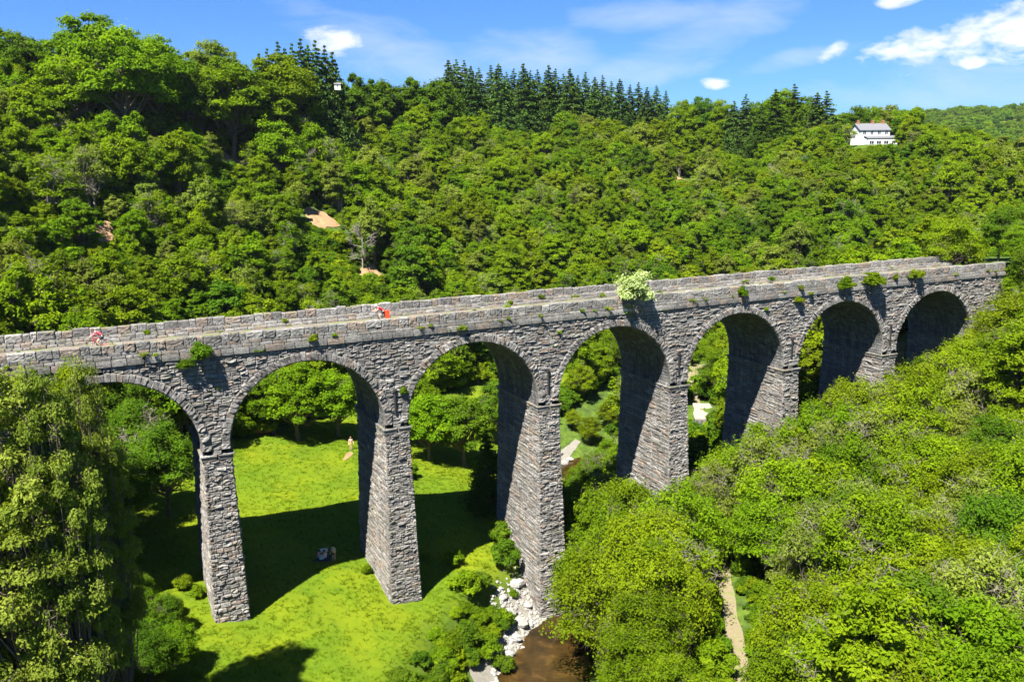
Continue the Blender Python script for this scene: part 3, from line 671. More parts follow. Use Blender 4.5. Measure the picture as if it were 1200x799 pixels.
for i, (px, yt, D) in enumerate([(908, 104, 280), (930, 98, 285), (874, 110, 283), (957, 108, 279), (968, 106, 281), (892, 122, 276), (860, 118, 284)]):
    skytree(px, yt, D, 'con%d' % (i % 3), 'l_con' if px > 940 or px < 880 else 'l_drk', 'skycon', 'conifer', widen=1.2)
for px, yt, D, t in [(112, 14, 158, 'l_mid'), (142, 30, 152, 'l_mid'), (182, 40, 160, 'l_mid'), (90, 62, 150, 'l_mid'), (18, 34, 160, 'l_drk'), (48, 42, 165, 'l_drk'), (250, 48, 172, 'l_pal'), (268, 66, 165, 'l_mid'), (216, 72, 162, 'l_drk'), (325, 62, 182, 'l_yel'), (300, 84, 176, 'l_mid'), (-20, 50, 158, 'l_mid')]:
    skytree(px, yt, D + (22 if px < 280 else 14), 'big%d' % (int(px) // 2 % 2), t, 'skybig', widen=1.0)
for px, yt, D, t in [(1003, 124, 284, 'l_drk'), (1022, 123, 288, 'l_mid'), (1040, 122, 290, 'l_pal'), (1056, 128, 284, 'l_mid'), (1070, 140, 276, 'l_drk'), (985, 132, 283, 'l_drk'), (800, 116, 286, 'l_mid'), (822, 112, 290, 'l_drk'), (845, 116, 288, 'l_mid'), (915, 104, 289, 'l_mid'), (940, 112, 287, 'l_drk'), (888, 118, 288, 'l_mid')]:
    skytree(px, yt, D, 'big%d' % (px % 2), t, 'skybig', widen=.75)
for i, px in enumerate(range(408, 528, 11)):
    skytree(px, 90 + (i * 7 % 5) + (px - 408) * .03, 222 + (px - 408) * .2, 'hill%d' % (i % 6), 'l_drk', 'skyhill', widen=.95)
# --- house and clearings that trees keep clear of
HX, HY = HKX, HKY + 2
CARX, CARY = at_dist(397, 205)
print('clear', [(round(math.hypot(*on_hill(px, py)), 1)) for px, py in ((606, 150), (440, 113), (397, 99), (1023, 165))])
KEEP = [(*on_hill(612, 152), 614, 152, 30, 12), (*on_hill(432, 110), 432, 112, 34, 7)]
SIGHT = [(375, 262, 14, 20), (268, 190, 13, 6), (802, 214, 10, 8), (436, 322, 4, 7), (606, 150, 30, 6), (440, 113, 26, 3), (1023, 162, 21, 7), (870, 181, 15, 3), (397, 98, 4, 1), (118, 272, 4, 4)]
HOUSE_D = 268
# --- hillside trees: one pass places them all, the 190 that show largest become things
pts = []
sp = 4.1
for r in np.arange(72, 330, sp * .87):
    nth = int(r * R_(86) / sp)
    for j in range(nth):
        th = R_(-43) + (j + q_.uniform(-.38, .38) + (.5 if int(r / sp / .87) % 2 else 0)) * sp / r; rr_ = r + q_.uniform(-1.6, 1.6)
        pts.append((rr_ * math.sin(th), rr_ * math.cos(th)))
pts = np.array(pts); gx_, gy_ = pts[:, 0], pts[:, 1]; gz_ = ground(gx_, gy_); D_ = np.hypot(gx_, gy_); th_ = np.arctan2(gx_, gy_)
s_, n_ = sn(gx_, gy_)
hd0 = np.interp(th_, TH, HD0); hd1 = np.interp(th_, TH, HD1)
mead = meadow_mask(gx_, gy_); sd_ = polydist(gx_, gy_, STREAM); td_ = polydist(gx_, gy_, TRACK)
ok = (n_ > WD + 4.5) & (D_ > hd0 - 4) & (D_ < hd1 + 22) & (mead < .35) & (sd_ > 6) & (td_ > 3.0)
ok |= (n_ > WD + 4.5) & (s_ > 38) & (D_ <= hd0) & (td_ > 3.5) & (mead < .3) & (sd_ > 6)
ok |= (n_ > WD + 5) & (s_ < -8) & (D_ <= hd0) & (mead < .3)
size = (.55 + .72 * q_.beta(1.6, 1.9, len(pts))) * np.where(D_ > hd1 - 25, .85, 1.0)
size = np.where(wob(gx_, gy_, .045, 5) > .35, size * 1.15, size)
px_, py_, fw_ = proj(np.stack([gx_, gy_, gz_ + 6 * size], -1))
pxb, pyb, _ = proj(np.stack([gx_, gy_, gz_], -1)); pxt, pyt, _ = proj(np.stack([gx_, gy_, gz_ + 9.2 * size], -1))
wpx = 3.4 * size / fw_ * F_PX
for (cx, cy, rx, ry) in SIGHT:
    hx, hy = on_hill(cx, cy) if cx not in (1023, 397) else ((HX, HY) if cx == 1023 else (CARX, CARY)); Dh = math.hypot(hx, hy)
    ok &= ~((D_ < Dh + 3) & (np.abs(px_ - cx) < rx + wpx * .75) & (pyt < cy + ry) & (pyb > cy - ry * .5))
ok &= np.hypot(gx_ - HX, gy_ - HY) > 9
ok &= np.hypot(gx_ - CARX, gy_ - CARY) > 4
# behind the viaduct nothing may stick up in front of the open meadow seen through the second and third arches
ok &= ~((np.abs(px_ - 425) < 22) & (D_ < 110) & (D_ > 70) & (pyb > 515))
ok &= (px_ > -260) & (px_ < 1460)
P4 = np.stack([gx_, gy_, gz_, size, px_, D_], 1)[ok]
tn = wob(P4[:, 0], P4[:, 1], .05, 1) + q_.normal(0, .45, len(P4))
tones = np.where(tn > .95, 3, np.where(tn > .05, 1, np.where(tn > -.8, 0, 2)))
tones = np.where(q_.random(len(P4)) < .10, 3, tones)
TN = ['l_mid', 'l_yel', 'l_drk', 'l_pal']
kinds = q_.integers(0, 9, len(P4)); tw = q_.random(len(P4)) < .2
vis = (P4[:, 4] > -10) & (P4[:, 4] < 1210)
# what shows: nothing nearer covers the crown's top
pt_x, pt_y, pf = proj(np.stack([P4[:, 0], P4[:, 1], P4[:, 2] + 8.5 * P4[:, 3]], -1))
score = P4[:, 3] / P4[:, 5] * np.where(vis, 1, 0)
# the viaduct hides crowns whose tops stay under the parapet unless seen through an arch
par_y = np.interp(pt_x, [0, 85, 260, 560, 860, 1155, 1200], [394, 387, 372, 347, 321, 294, 292])
score = np.where(pt_y > par_y, score * .35, score)
order = np.argsort(-score); NIND = 105
ind = order[:NIND]; rest = order[NIND:]
for i in ind:
    x, y, z, s, _, D = P4[i]
    plant('hill', 'hilltwig' if tw[i] else 'hill%d' % kinds[i], x, y, z - .2, s, s * q_.uniform(.9, 1.12), TN[tones[i]])
for px, py, s in [(200, 205, 1.15), (106, 235, 1.1), (425, 305, 1.1), (365, 205, 1.0), (188, 218, .9), (352, 215, .9), (60, 170, 1.0), (700, 178, 1.1), (610, 240, 1.0), (560, 285, .9), (905, 215, 1.0), (980, 245, 1.0), (500, 200, 1.0)]:
    x, y = on_hill(px, py + 12); plant('hilldead', 'dead%d' % (px % 2), x, y, None, s, s * 1.15, 'l_mid', 'bare_tree')
# --- scatter of the rest: one object
def scatter(name, P, idx, scl, rz, objs, zs=None):
    """P points, idx which kind, scl scale; objs is a list of tuples of source objects"""
    me = bpy.data.meshes.new(name); me.vertices.add(len(P)); me.vertices.foreach_set('co', np.asarray(P, np.float32).ravel())
    for nm, ty, arr in (('idx', 'INT', idx), ('scl', 'FLOAT', scl), ('rz', 'FLOAT', rz)):
        a = me.attributes.new(nm, ty, 'POINT'); a.data.foreach_set('value', np.asarray(arr, np.int32 if ty == 'INT' else np.float32))
    o = link(bpy.data.objects.new(name, me)); g = bpy.data.node_groups.new(name, 'GeometryNodeTree')
    g.interface.new_socket('Geometry', in_out='INPUT', socket_type='NodeSocketGeometry'); g.interface.new_socket('Geometry', in_out='OUTPUT', socket_type='NodeSocketGeometry')
    L = g.links.new; gi = g.nodes.new('NodeGroupInput'); go = g.nodes.new('NodeGroupOutput')
    def attr(nm, ty): x = g.nodes.new('GeometryNodeInputNamedAttribute'); x.data_type = ty; x.inputs[0].default_value = nm; return x.outputs[0]
    rz_ = g.nodes.new('ShaderNodeCombineXYZ'); L(attr('rz', 'FLOAT'), rz_.inputs[2])
    prev = g.nodes.new('GeometryNodeJoinGeometry'); ids = attr('idx', 'INT')
    for k, tup in enumerate(objs):
        jg = g.nodes.new('GeometryNodeJoinGeometry')
        for ob in tup:
            oi = g.nodes.new('GeometryNodeObjectInfo'); oi.inputs['Object'].default_value = ob; oi.inputs['As Instance'].default_value = True; oi.transform_space = 'ORIGINAL'; L(oi.outputs['Geometry'], jg.inputs[0])
        ti = g.nodes.new('GeometryNodeGeometryToInstance'); L(jg.outputs[0], ti.inputs[0])
        cmpn = g.nodes.new('FunctionNodeCompare'); cmpn.data_type = 'INT'; cmpn.operation = 'EQUAL'; L(ids, cmpn.inputs[2]); cmpn.inputs[3].default_value = k
        ip = g.nodes.new('GeometryNodeInstanceOnPoints'); L(gi.outputs[0], ip.inputs['Points']); L(cmpn.outputs[0], ip.inputs['Selection']); L(ti.outputs[0], ip.inputs['Instance'])
        L(rz_.outputs[0], ip.inputs['Rotation']); L(attr('scl', 'FLOAT'), ip.inputs['Scale']); L(ip.outputs[0], prev.inputs[0])
    L(prev.outputs[0], go.inputs[0]); md = o.modifiers.new('scatter', 'NODES'); md.node_group = g
    return tag(o, kind='stuff')
def kids(p): return tuple(c for c in p['o'].children)
src = {}
for p in PLANTS:
    if p['kind'] in ('hill', 'skybig', 'skyhill'): src.setdefault((p['arch'], p['tone']), kids(p))
SRC = [v for k, v in sorted(src.items()) if k[0].startswith('hill')]; SK = [k for k in sorted(src) if k[0].startswith('hill')]
bytone = {t: [i for i, k in enumerate(SK) if k[1] == t] for t in TN}
idx = np.array([bytone[TN[tones[i]]][q_.integers(len(bytone[TN[tones[i]]]))] for i in rest])
tag(scatter('woodland', P4[rest, :3] - [0, 0, .2], idx, P4[rest, 3], q_.uniform(0, 6.28, len(rest)), SRC), 'dense mixed green broadleaf woodland covering the upper slopes of the valley', 'woodland')
# --- far woodland beyond the ridge
fp = []
for _ in range(9000):
    th = q_.uniform(R_(-10), R_(42)); D = 340 + 1300 * q_.random() ** .8; fp.append((math.sin(th) * D, math.cos(th) * D))
fp = np.array(fp); fz = ground(fp[:, 0], fp[:, 1]); fo = wob(fp[:, 0], fp[:, 1], .012, 3) > -.62; fp = fp[fo]; fz = fz[fo]
f0 = plant('far', 'far0', *at_dist(1130, 1180), None, 1.1, None, 'l_drk', 'hilltop_tree'); f1 = plant('far', 'far1', *at_dist(1165, 1230), None, 1.1, None, 'l_mid', 'hilltop_tree')
tag(scatter('distant_woodland', np.column_stack([fp, fz - .3]), q_.integers(0, 2, len(fp)), q_.uniform(.8, 1.5, len(fp)), q_.uniform(0, 6.28, len(fp)), [tuple(f0.children), tuple(f1.children)]), 'distant rounded woodland on the far hill at the right of the skyline', 'woodland')
# --- trees round the meadow, behind the viaduct
for px, pyb_, z, a_, s, t, lab in [
    (352, 517, 7.3, 'big0', .72, 'l_mid', None), (318, 508, 7.5, 'big1', .62, 'l_mid', None), (395, 512, 7.2, 'big1', .62, 'l_mid', None), (284, 500, 8, 'big0', .62, 'l_drk', None),
    (505, 540, 6.8, 'big1', .60, 'l_mid', None), (545, 545, 6.4, 'big0', .62, 'l_drk', None), (488, 520, 7.5, 'big0', .6, 'l_mid', None), (205, 520, 9, 'near0', 1.0, 'l_drk', None), (160, 560, 9.5, 'near1', 1.0, 'l_drk', None),
    (178, 515, 10, 'near2', 1.05, 'l_mid', None), (142, 530, 11, 'near3', 1.1, 'l_drk', None), (222, 508, 9, 'near4', .95, 'l_drk', None), (585, 520, 6, 'near1', 1.0, 'l_drk', None), (470, 505, 7.5, 'near2', 1.0, 'l_drk', None),
    (700, 455, 7, 'near0', .9, 'l_yel', None), (680, 470, 6.5, 'near3', .75, 'l_yel', None), (720, 440, 7.5, 'near4', .9, 'l_mid', None), (845, 470, 7, 'near2', .95, 'l_mid', None), (838, 440, 8, 'near1', .9, 'l_mid', None)]:
    x, y = atg(px, pyb_); plant('meadow', a_, x, y, None, s, None, t)
plant('meadowcon', 'con0', *atg(572, 594), None, .85, .78, 'l_drk', 'conifer')
plant('meadow', 'dead0', *atg(172, 570), None, 1.25, 1.35, 'l_mid', 'bare_tree', 'tree', 'tall bleached leafless tree standing in shade seen through the leftmost open arch')
plant('meadow', 'dead1', *atg(738, 540), None, .9, .8, 'l_mid', 'bare_tree', 'tree', 'grey bare twiggy tree in front of the fourth arch beside the stone pier')
# --- right bank in front of the viaduct, left foreground
TOPX = [640, 660, 700, 745, 800, 815, 850, 900, 950, 1000, 1050, 1100, 1150, 1175, 1200, 1260]
TOPY = [640, 545, 520, 515, 545, 560, 492, 468, 455, 432, 412, 398, 372, 352, 330, 300]
fore = []
sp = 3.7
for yy in np.arange(20, 100, sp * .86):
    for xx in np.arange(4, 82, sp):
        x = xx + q_.uniform(-1, 1) + (sp / 2 if int(yy / sp / .86) % 2 else 0); y = yy + q_.uniform(-1, 1)
        s, n = sn(x, y)
        if n > -2.6 and s < 90: continue
        d, sg = polydist(np.array(x), np.array(y), STREAM, True)
        if sg > 0 or d < 4.0: continue
        if y < 50 and x < 10 + (50 - y) * .0: pass
        td = float(polydist(np.array(x), np.array(y), TRACK)); z = float(ground(np.array(x), np.array(y)))
        a_ = ['near0', 'near1', 'near2', 'near3', 'near4', 'twig0', 'twig1', 'ash1'][q_.choice(8, p=[.12, .11, .11, .11, .11, .20, .20, .04])]
        H0 = {'a': 14, 't': 8.2}.get(a_[0], 9.2); s_c = q_.uniform(.62, 1.15)
        pxc, pyc, f = projH(x, y, z + 1)
        if f < 12 or pxc > 1420 or pxc < 560: continue
        tp = projH(x, y, z + H0 * s_c); lim = float(np.interp(tp[0], TOPX, TOPY))
        if -13 < n < -2.6 and a_[0] != 'a':
            goal = lim + q_.uniform(0, 14)
            while tp[1] > goal and s_c < 1.2: s_c *= 1.04; tp = projH(x, y, z + H0 * s_c)
        while tp[1] < lim and s_c > .12: s_c *= .93; tp = projH(x, y, z + H0 * s_c)
        if s_c < .3: continue
        wp = 3.0 * s_c / f * F_PX
        # keep the track, the pool and the gravel in view
        tx = np.interp(y, TRACK[:, 1], TRACK[:, 0])
        hid = False
        for (qx, qy, rx) in ((851, 682, -3), (857, 708, -1), (864, 740, 0), (869, 778, 1), (820, 500, 5)):
            if abs(tp[0] - qx) < rx + wp * .8 and tp[1] < qy + 6 and pyc > qy - 4: hid = True
        for (qx, qy, rx) in ((650, 745, 14), (645, 775, 20), (652, 722, 10), (610, 720, 14), (610, 770, 14)):
            if abs(tp[0] - qx) < rx + wp * .85 and tp[1] < qy and pyc > qy - 6: hid = True
        if hid or td < 1.6:
            s_c *= .42; wp *= .42
            if td < 1.9: continue
            bad = any(abs(pxc - qx) < rx + wp * .9 and projH(x, y, z + H0 * s_c)[1] < qy + 4 and pyc > qy for (qx, qy, rx) in ((852, 668, 4), (856, 700, 4), (862, 730, 5), (866, 760, 5), (871, 795, 6), (650, 745, 20), (645, 775, 24)))
            if bad and td < 3: continue
            a_ = 'bush%d' % q_.integers(4); s_c = s_c * 3.2
        tnv = wob(x, y, .13, 4) + q_.normal(0, .4)
        t = 'l_yel' if tnv > -.12 else 'l_mid' if tnv > -.7 else 'l_drk'
        if a_[0] in 'ta' and q_.random() < .5: t = 'l_pal'
        if a_.startswith('bush'): plant('shrub', a_, x, y, None, s_c, None, t, 'shrub', 'shrub')
        else: plant('bank', a_, x, y, None, s_c, s_c * q_.uniform(.92, 1.05), t)
for px, pyb_, a_, s, t in [(676, 640, 'near1', .62, 'l_drk'), (690, 612, 'near3', .6, 'l_drk'), (712, 640, 'twig0', .85, 'l_pal'), (735, 622, 'twig1', .9, 'l_mid'), (758, 640, 'twig0', .95, 'l_yel'), (782, 628, 'near2', .75, 'l_mid'), (700, 585, 'twig1', .7, 'l_mid'), (730, 590, 'near0', .72, 'l_mid'), (765, 600, 'twig1', .85, 'l_pal'), (808, 610, 'twig0', .8, 'l_mid'), (675, 580, 'near4', .6, 'l_mid'), (690, 560, 'near2', .55, 'l_yel'), (715, 555, 'near1', .6, 'l_mid'), (745, 560, 'twig0', .62, 'l_mid'), (800, 585, 'near4', .6, 'l_yel'), (800, 640, 'twig1', .9, 'l_pal'), (822, 632, 'near3', .7, 'l_mid'), (842, 640, 'twig0', .8, 'l_pal'), (782, 655, 'near1', .8, 'l_yel'), (858, 625, 'near2', .75, 'l_mid'), (832, 600, 'near4', .6, 'l_drk'), (672, 668, 'near0', .55, 'l_drk'), (700, 668, 'near3', .75, 'l_mid'), (740, 680, 'near1', .9, 'l_yel'), (690, 520, 'near2', .5, 'l_yel'), (712, 505, 'near0', .55, 'l_yel'), (672, 505, 'near4', .4, 'l_yel')]:
    x, y = atg(px, pyb_); zt = projH(x, y, gz0(x, y) + 8.6 * s)[1]
    lim = float(np.interp(px, TOPX, TOPY))
    if pyb_ > 556: s = min(s * 1.4, s * (pyb_ - lim - q_.uniform(0, 12)) / (pyb_ - zt))
    plant('bank' if pyb_ > 556 else 'meadow', a_, x, y, None, s, None, t)
# left foreground, set by eye
for px, D, yt, s, t in [(60, 50, 384, .46, 'l_pal'), (4, 46, 388, .60, 'l_pal'), (32, 51, 388, .42, 'l_yel'), (-50, 47, 380, .9, 'l_pal')]:
    x, y = at_dist(px, D); z = gz0(x, y); d = ray(px, yt); zt = CAMZ + d.z / math.hypot(d.x, d.y) * D
    plant('leftwood', 'ash2', x, y, None, s, (zt - z) / 25.5, t)
for x, y, a_, s, t in [(-31.5, 40.0, 'ash0', .85, 'l_pal'), (-28.6, 36.4, 'ash1', 1.25, 'l_pal'), (-38.0, 50.0, 'ash1', 1.25, 'l_yel'), (-41, 47, 'ash0', .95, 'l_mid'), (-36.5, 45.5, 'ash1', 1.2, 'l_pal'), (-31.5, 46.0, 'ash1', .7, 'l_yel'), (-44, 52, 'ash1', 1.2, 'l_mid'),
    (-22.6, 42.6, 'near2', .4, 'l_mid'), (-19.3, 43.2, 'bush0', 1.9, 'l_mid'), (-17.6, 40.8, 'bush1', 1.9, 'l_yel'), (-16.2, 38.6, 'bush2', 2.0, 'l_mid'), (-18.9, 38.9, 'bush3', 2.2, 'l_drk'), (-14.8, 36.2, 'bush1', 2.0, 'l_mid'), (-21.6, 45.6, 'bush2', 1.1, 'l_yel'), (-24.6, 47.4, 'bush3', 1.3, 'l_mid'), (-26.4, 51.2, 'bush0', 1.4, 'l_drk'),
    (-22.3, 38.5, 'near1', .62, 'l_mid'), (-20.6, 40.4, 'near3', .5, 'l_yel'), (-20.6, 36.5, 'near0', .72, 'l_drk'), (-17.6, 37.0, 'near2', .5, 'l_mid'), (-24.5, 35.5, 'near4', .8, 'l_yel'), (-21.5, 32.5, 'twig0', .9, 'l_mid'), (-24.6, 41.0, 'near2', .72, 'l_mid'),
    (-28.5, 38.5, 'near0', .85, 'l_yel'), (-17.8, 33.6, 'near3', .66, 'l_drk'), (-15.6, 34.4, 'near1', .45, 'l_mid'), (-24.5, 30.5, 'near2', .85, 'l_yel'), (-39, 55.5, 'near2', 1.3, 'l_drk'), (-44, 66, 'ash1', 1.1, 'l_mid'), (-52, 70, 'ash1', 1.2, 'l_drk'), (-50, 58, 'ash1', 1.0, 'l_mid'), (-41, 71, 'near1', 1.2, 'l_drk'), (-47, 62, 'near0', 1.2, 'l_drk'), (-35, 66, 'near4', 1.1, 'l_drk'), (-33, 72, 'near3', 1.1, 'l_drk'), (-38, 62, 'near1', 1.1, 'l_drk')]:
    if y < 51:
        x -= 1.0; y -= 3.4; Hh = {'n': 9.2, 'a': 14, 't': 8.2, 'b': 2.2}[a_[0]]
        tpx, tpy, _f = projH(x, y, gz0(x, y) + Hh * s)
        if 70 < tpx < 250 and tpy < 655:
            bpy_ = projH(x, y, gz0(x, y))[1]
            if bpy_ < 690: continue
            s *= (bpy_ - 655) / (bpy_ - tpy)
    plant('leftwood', a_, x, y, None, s, s, t, *(('shrub', 'shrub') if a_[:4] == 'bush' else ()))
for s_v, n_v, a_, s, t in [(88.9, -1.6, 'near2', .55, 'l_mid'), (89.2, 3.0, 'near4', .5, 'l_drk'), (89.0, 6.5, 'near1', .5, 'l_mid'), (88.0, 9.6, 'near3', .7, 'l_mid'), (86.0, -2.6, 'near0', .45, 'l_yel'), (89.5, -3.2, 'near1', .85, 'l_drk'), (91.5, .5, 'near3', .75, 'l_mid'), (93.5, 4.5, 'near0', .8, 'l_drk'), (90.0, 8.5, 'near2', 1.0, 'l_yel'), (95, -3, 'near4', .9, 'l_mid'), (97, 1.5, 'near1', 1.0, 'l_drk')]:
    x, y = V2(s_v, n_v); plant('bank', a_, x, y, None, s, None, t)
for px, py, a_, s, t in [(60, 700, 'near0', .55, 'l_mid'), (100, 720, 'near2', .5, 'l_drk'), (135, 735, 'near1', .52, 'l_yel'), (165, 725, 'near3', .5, 'l_mid'), (195, 745, 'near4', .45, 'l_drk'), (210, 790, 'near0', .5, 'l_mid'), (175, 800, 'near2', .55, 'l_drk'), (130, 810, 'near3', .6, 'l_mid'), (90, 790, 'near1', .6, 'l_yel'), (45, 790, 'near4', .65, 'l_mid'), (220, 835, 'near1', .45, 'l_drk')]:
    x, y = atg(px, py); plant('leftwood', a_, x, y, None, s, s * .9, t)
for x, y, a_, s, t in [(7.2, 68.0, 'near1', 1.0, 'l_mid'), (9.6, 68.4, 'near3', 1.15, 'l_mid'), (8.2, 69.6, 'near0', 1.2, 'l_yel'), (7.4, 73.5, 'near2', 1.2, 'l_mid'), (10.5, 75, 'near4', 1.2, 'l_mid'), (11.4, 66.0, 'near0', .8, 'l_mid'), (5.9, 70.3, 'near2', .55, 'l_drk'), (13.5, 63.5, 'twig0', .85, 'l_pal'), (8.4, 71.8, 'near4', .7, 'l_drk'), (11.5, 71.0, 'twig1', .85, 'l_pal'), (14.5, 68.5, 'twig0', .9, 'l_mid'), (8.8, 64.6, 'bush1', 1.4, 'l_mid'), (10.5, 61.2, 'bush2', 1.5, 'l_yel')]:
    plant('bank', a_, x, y, None, s, s * 1.1, t, *(('shrub', 'shrub') if a_[:4] == 'bush' else ()))
# shrubs by the stream and on the near meadow edge
for px, py, z, s, t, a_ in [(548, 700, 5.2, 1.15, 'l_mid', 'bush0'), (532, 662, 5.3, .7, 'l_mid', 'bush1'), (566, 690, 4.6, .8, 'l_drk', 'bush2'), (592, 664, 3.6, 1.15, 'l_drk', 'bush3'), (588, 636, 3.8, 1.05, 'l_drk', 'bush1'), (560, 735, 4.6, .8, 'l_mid', 'bush3'), (545, 762, 4.8, .95, 'l_drk', 'bush0'), (572, 772, 4, .9, 'l_mid', 'bush1'), (590, 790, 3.2, .8, 'l_drk', 'bush2'), (520, 790, 5.4, .9, 'l_mid', 'bush3'), (535, 725, 5, .5, 'l_yel', 'bush1'),
    (662, 655, 2.8, 1.2, 'l_drk', 'bush0'), (680, 690, 2.4, 1.1, 'l_drk', 'bush2'), (700, 715, 2.4, 1.1, 'l_mid', 'bush1'), (655, 620, 2.4, 1.2, 'l_drk', 'bush3'), (684, 640, 3, 1.6, 'l_drk', 'bush1'), (668, 600, 2, 1.3, 'l_mid', 'bush0'), (500, 655, 5.8, .35, 'l_mid', 'bush2'), (430, 672, 6.4, .4, 'l_mid', 'bush1'), (232, 700, 7.6, .5, 'l_mid', 'bush0'), (215, 690, 8, .6, 'l_yel', 'bush2'), (205, 720, 8, .6, 'l_mid', 'bush3'), (602, 700, 2.6, .35, 'l_mid', 'bush1'), (480, 560, 6.8, .8, 'l_mid', 'bush1'), (240, 535, 8, 1.0, 'l_mid', 'bush2')]:
    x, y = atg(px, py); plant('shrub', a_, x, y, None, s, s * 1.1, t, 'shrub', 'shrub')
# plants rooted in the viaduct's masonry
for px, py, n_v, z, a_, s, sz, t, lab in [
    (742, 372, -.12, 28.6, 'sprig', 1.18, 1.15, 'l_wht', 'large whitish green bush with upright shoots growing from the parapet over the fourth arch'),
    (990, 342, -.3, 28.2, 'bush0', .78, .85, 'l_mid', 'rounded green bush over the sixth arch, just left of the biggest bush on the wall'),
    (1022, 342, -.3, 28.2, 'bush1', 1.0, .95, 'l_mid', 'biggest bright green bush growing on the wall between the sixth and seventh arches'),
    (1072, 336, -.2, 28.6, 'bush2', .72, .72, 'l_yel', 'small rounded yellow green bush on the string course over the seventh arch'),
    (870, 342, -.2, 28.6, 'bush3', .42, .62, 'l_mid', 'small upright green bush on the parapet over the fifth arch'),
    (1049, 328, -.1, 28.9, 'bush0', .3, .42, 'l_mid', 'tiny green bush on the coping just left of the rightmost bush on the wall'),
    (936, 352, -.2, 27.6, 'bush1', .42, .38, 'l_yel', 'trailing yellow green plant under the string course left of the sixth arch'),
    (949, 347, -.2, 28.3, 'bush2', .3, .26, 'l_yel', 'low tuft on the ledge just right of the trailing plant left of the sixth arch'),
    (898, 352, -.1, 27.2, 'bush2', .22, .22, 'l_yel', 'tiny plant in the wall joints right of the fifth arch'),
    (236, 424, -.25, 27.8, 'bush3', .72, .8, 'l_drk', 'dark green bush growing from the wall above the leftmost standing pier'),
    (218, 428, -.2, 27.6, 'bush1', .55, .4, 'l_drk', 'low dark ivy clump on the ledge left of the bush above the leftmost pier'),
    (367, 397, -.15, 28.6, 'bush0', .34, .36, 'l_yel', 'small yellow green tuft on the ledge over the second arch'),
    (541, 384, -.25, 28.3, 'bush1', .34, .3, 'l_pal', 'pale weed tuft on the string course over the third arch'),
    (472, 462, -.1, 23.4, 'bush2', .32, .5, 'l_drk', 'dark ivy tuft on the masonry above the second standing pier'),
    (172, 388, 7.6, 28.9, 'bush1', .25, .3, 'l_yel', 'yellow green weed tuft on the deck behind the parapet at the left'),
    (1065, 450, 0, 0, None, 0, 0, '', '')]:
    if not a_: continue
    # nearest point of the wall plane n = n_v on the pixel's column
    d = ray(px, py); k = (((O_[0] - CAMX) * N_[0] + (O_[1] - CAMY) * N_[1]) + n_v) / (d.x * N_[0] + d.y * N_[1]); x, y = CAMX + d.x * k, CAMY + d.y * k
    plant('wallplant', a_, x, y, z, s, sz, t, 'wall_bush', 'shrub', lab, tilt=(0.0, 0.0))
wsrc = arche('weed1', 151, .45, .5, .02, 7, 70, .10, .07, .45, .8, 0, .02, 3, .5, .2)
for i in range(90):
    s = q_.uniform(-14, 90); top = q_.random()
    n, z = (q_.uniform(-.25, -.08), 28.86) if top < .33 else (q_.uniform(.7, WD - .7), 28.92) if top < .8 else (-.05, q_.uniform(24, 28.2))
    x, y = V2(s, n); 
    if top >= .8 and any(math.hypot(s - c, z - ZC) < RE + .3 for c in ARC): z = 28.3
    plant('weed', 'weed%d' % (i % 2), x, y, z, q_.uniform(.35, .9), None, ['l_yel', 'l_mid', 'l_pal'][i % 3], 'wall_weed', 'weed', 'small weed tuft rooted in the ledges and joints of the viaduct masonry', 'weed tufts growing on the viaduct')
# --- undergrowth and grass
n = 42000; ux = q_.uniform(-95, 95, n); uy = q_.uniform(15, 175, n); n2_ = 30000; ut = q_.uniform(R_(-42), R_(42), n2_); ud = np.sqrt(q_.uniform(70 ** 2, 310 ** 2, n2_))
ux = np.concatenate([ux, np.sin(ut) * ud]); uy = np.concatenate([uy, np.cos(ut) * ud]); usz = np.concatenate([q_.uniform(.3, .8, n), q_.uniform(.7, 1.7, n2_)])
sd2 = polydist(ux, uy, STREAM); td2 = polydist(ux, uy, TRACK); us, un = sn(ux, uy)
um = meadow_mask(ux, uy); keep = (um < .45) & (sd2 > 5.2) & (td2 > 1.15) & ~((un > -1.8) & (un < WD + 1.8)) & (np.abs(np.arctan2(ux, uy)) < R_(44))
for cx, cy, r in soil_xy: keep &= np.hypot(ux - cx, uy - cy) > r * .9
keep &= ~((np.hypot(ux - HX, uy - HY) < 16) & (uy < HY + 2))
keep &= ~((np.abs(ux - 26.8) < 3.2) & (np.abs(uy - 112) < 9)) & ~((usz > .8) & (np.min([np.hypot(ux - cx, uy - cy) - 1.25 * r for cx, cy, r in soil_xy], 0) < 2.0)) & ~((usz > .8) & (un > -3) & (un < WD + 3))
ux, uy = ux[keep], uy[keep]; usz = usz[keep]; uz = ground(ux, uy)
bs = {}
for p in PLANTS:
    if p['kind'] == 'shrub' and p['arch'].startswith('bush'): bs.setdefault((p['arch'], p['tone']), kids(p))
BS = [bs[k] for k in sorted(bs)][:10]
tag(scatter('undergrowth', np.column_stack([ux, uy, uz - .2]), q_.integers(0, len(BS), len(ux)), usz, q_.uniform(0, 6.28, len(ux)), BS), 'low tangled bramble and fern undergrowth filling the banks between the trees', 'undergrowth')
gb = MB(); gq = np.random.default_rng(5)
for k in range(16):
    a = gq.uniform(0, 6.28); r = gq.uniform(0, .22); h = gq.uniform(.04, .11); bx, by = r * math.cos(a), r * math.sin(a); w_ = .035; c, s = math.cos(a + 1.3), math.sin(a + 1.3)
    gb.add([[bx - w_ * c, by - w_ * s, -.03], [bx + w_ * c, by + w_ * s, -.03], [bx * 1.7 + w_ * .3 * c, by * 1.7 + w_ * .3 * s, h], [bx * 1.7 - w_ * .3 * c, by * 1.7 - w_ * .3 * s, h]], [[0, 1, 2, 3]], gq.random())
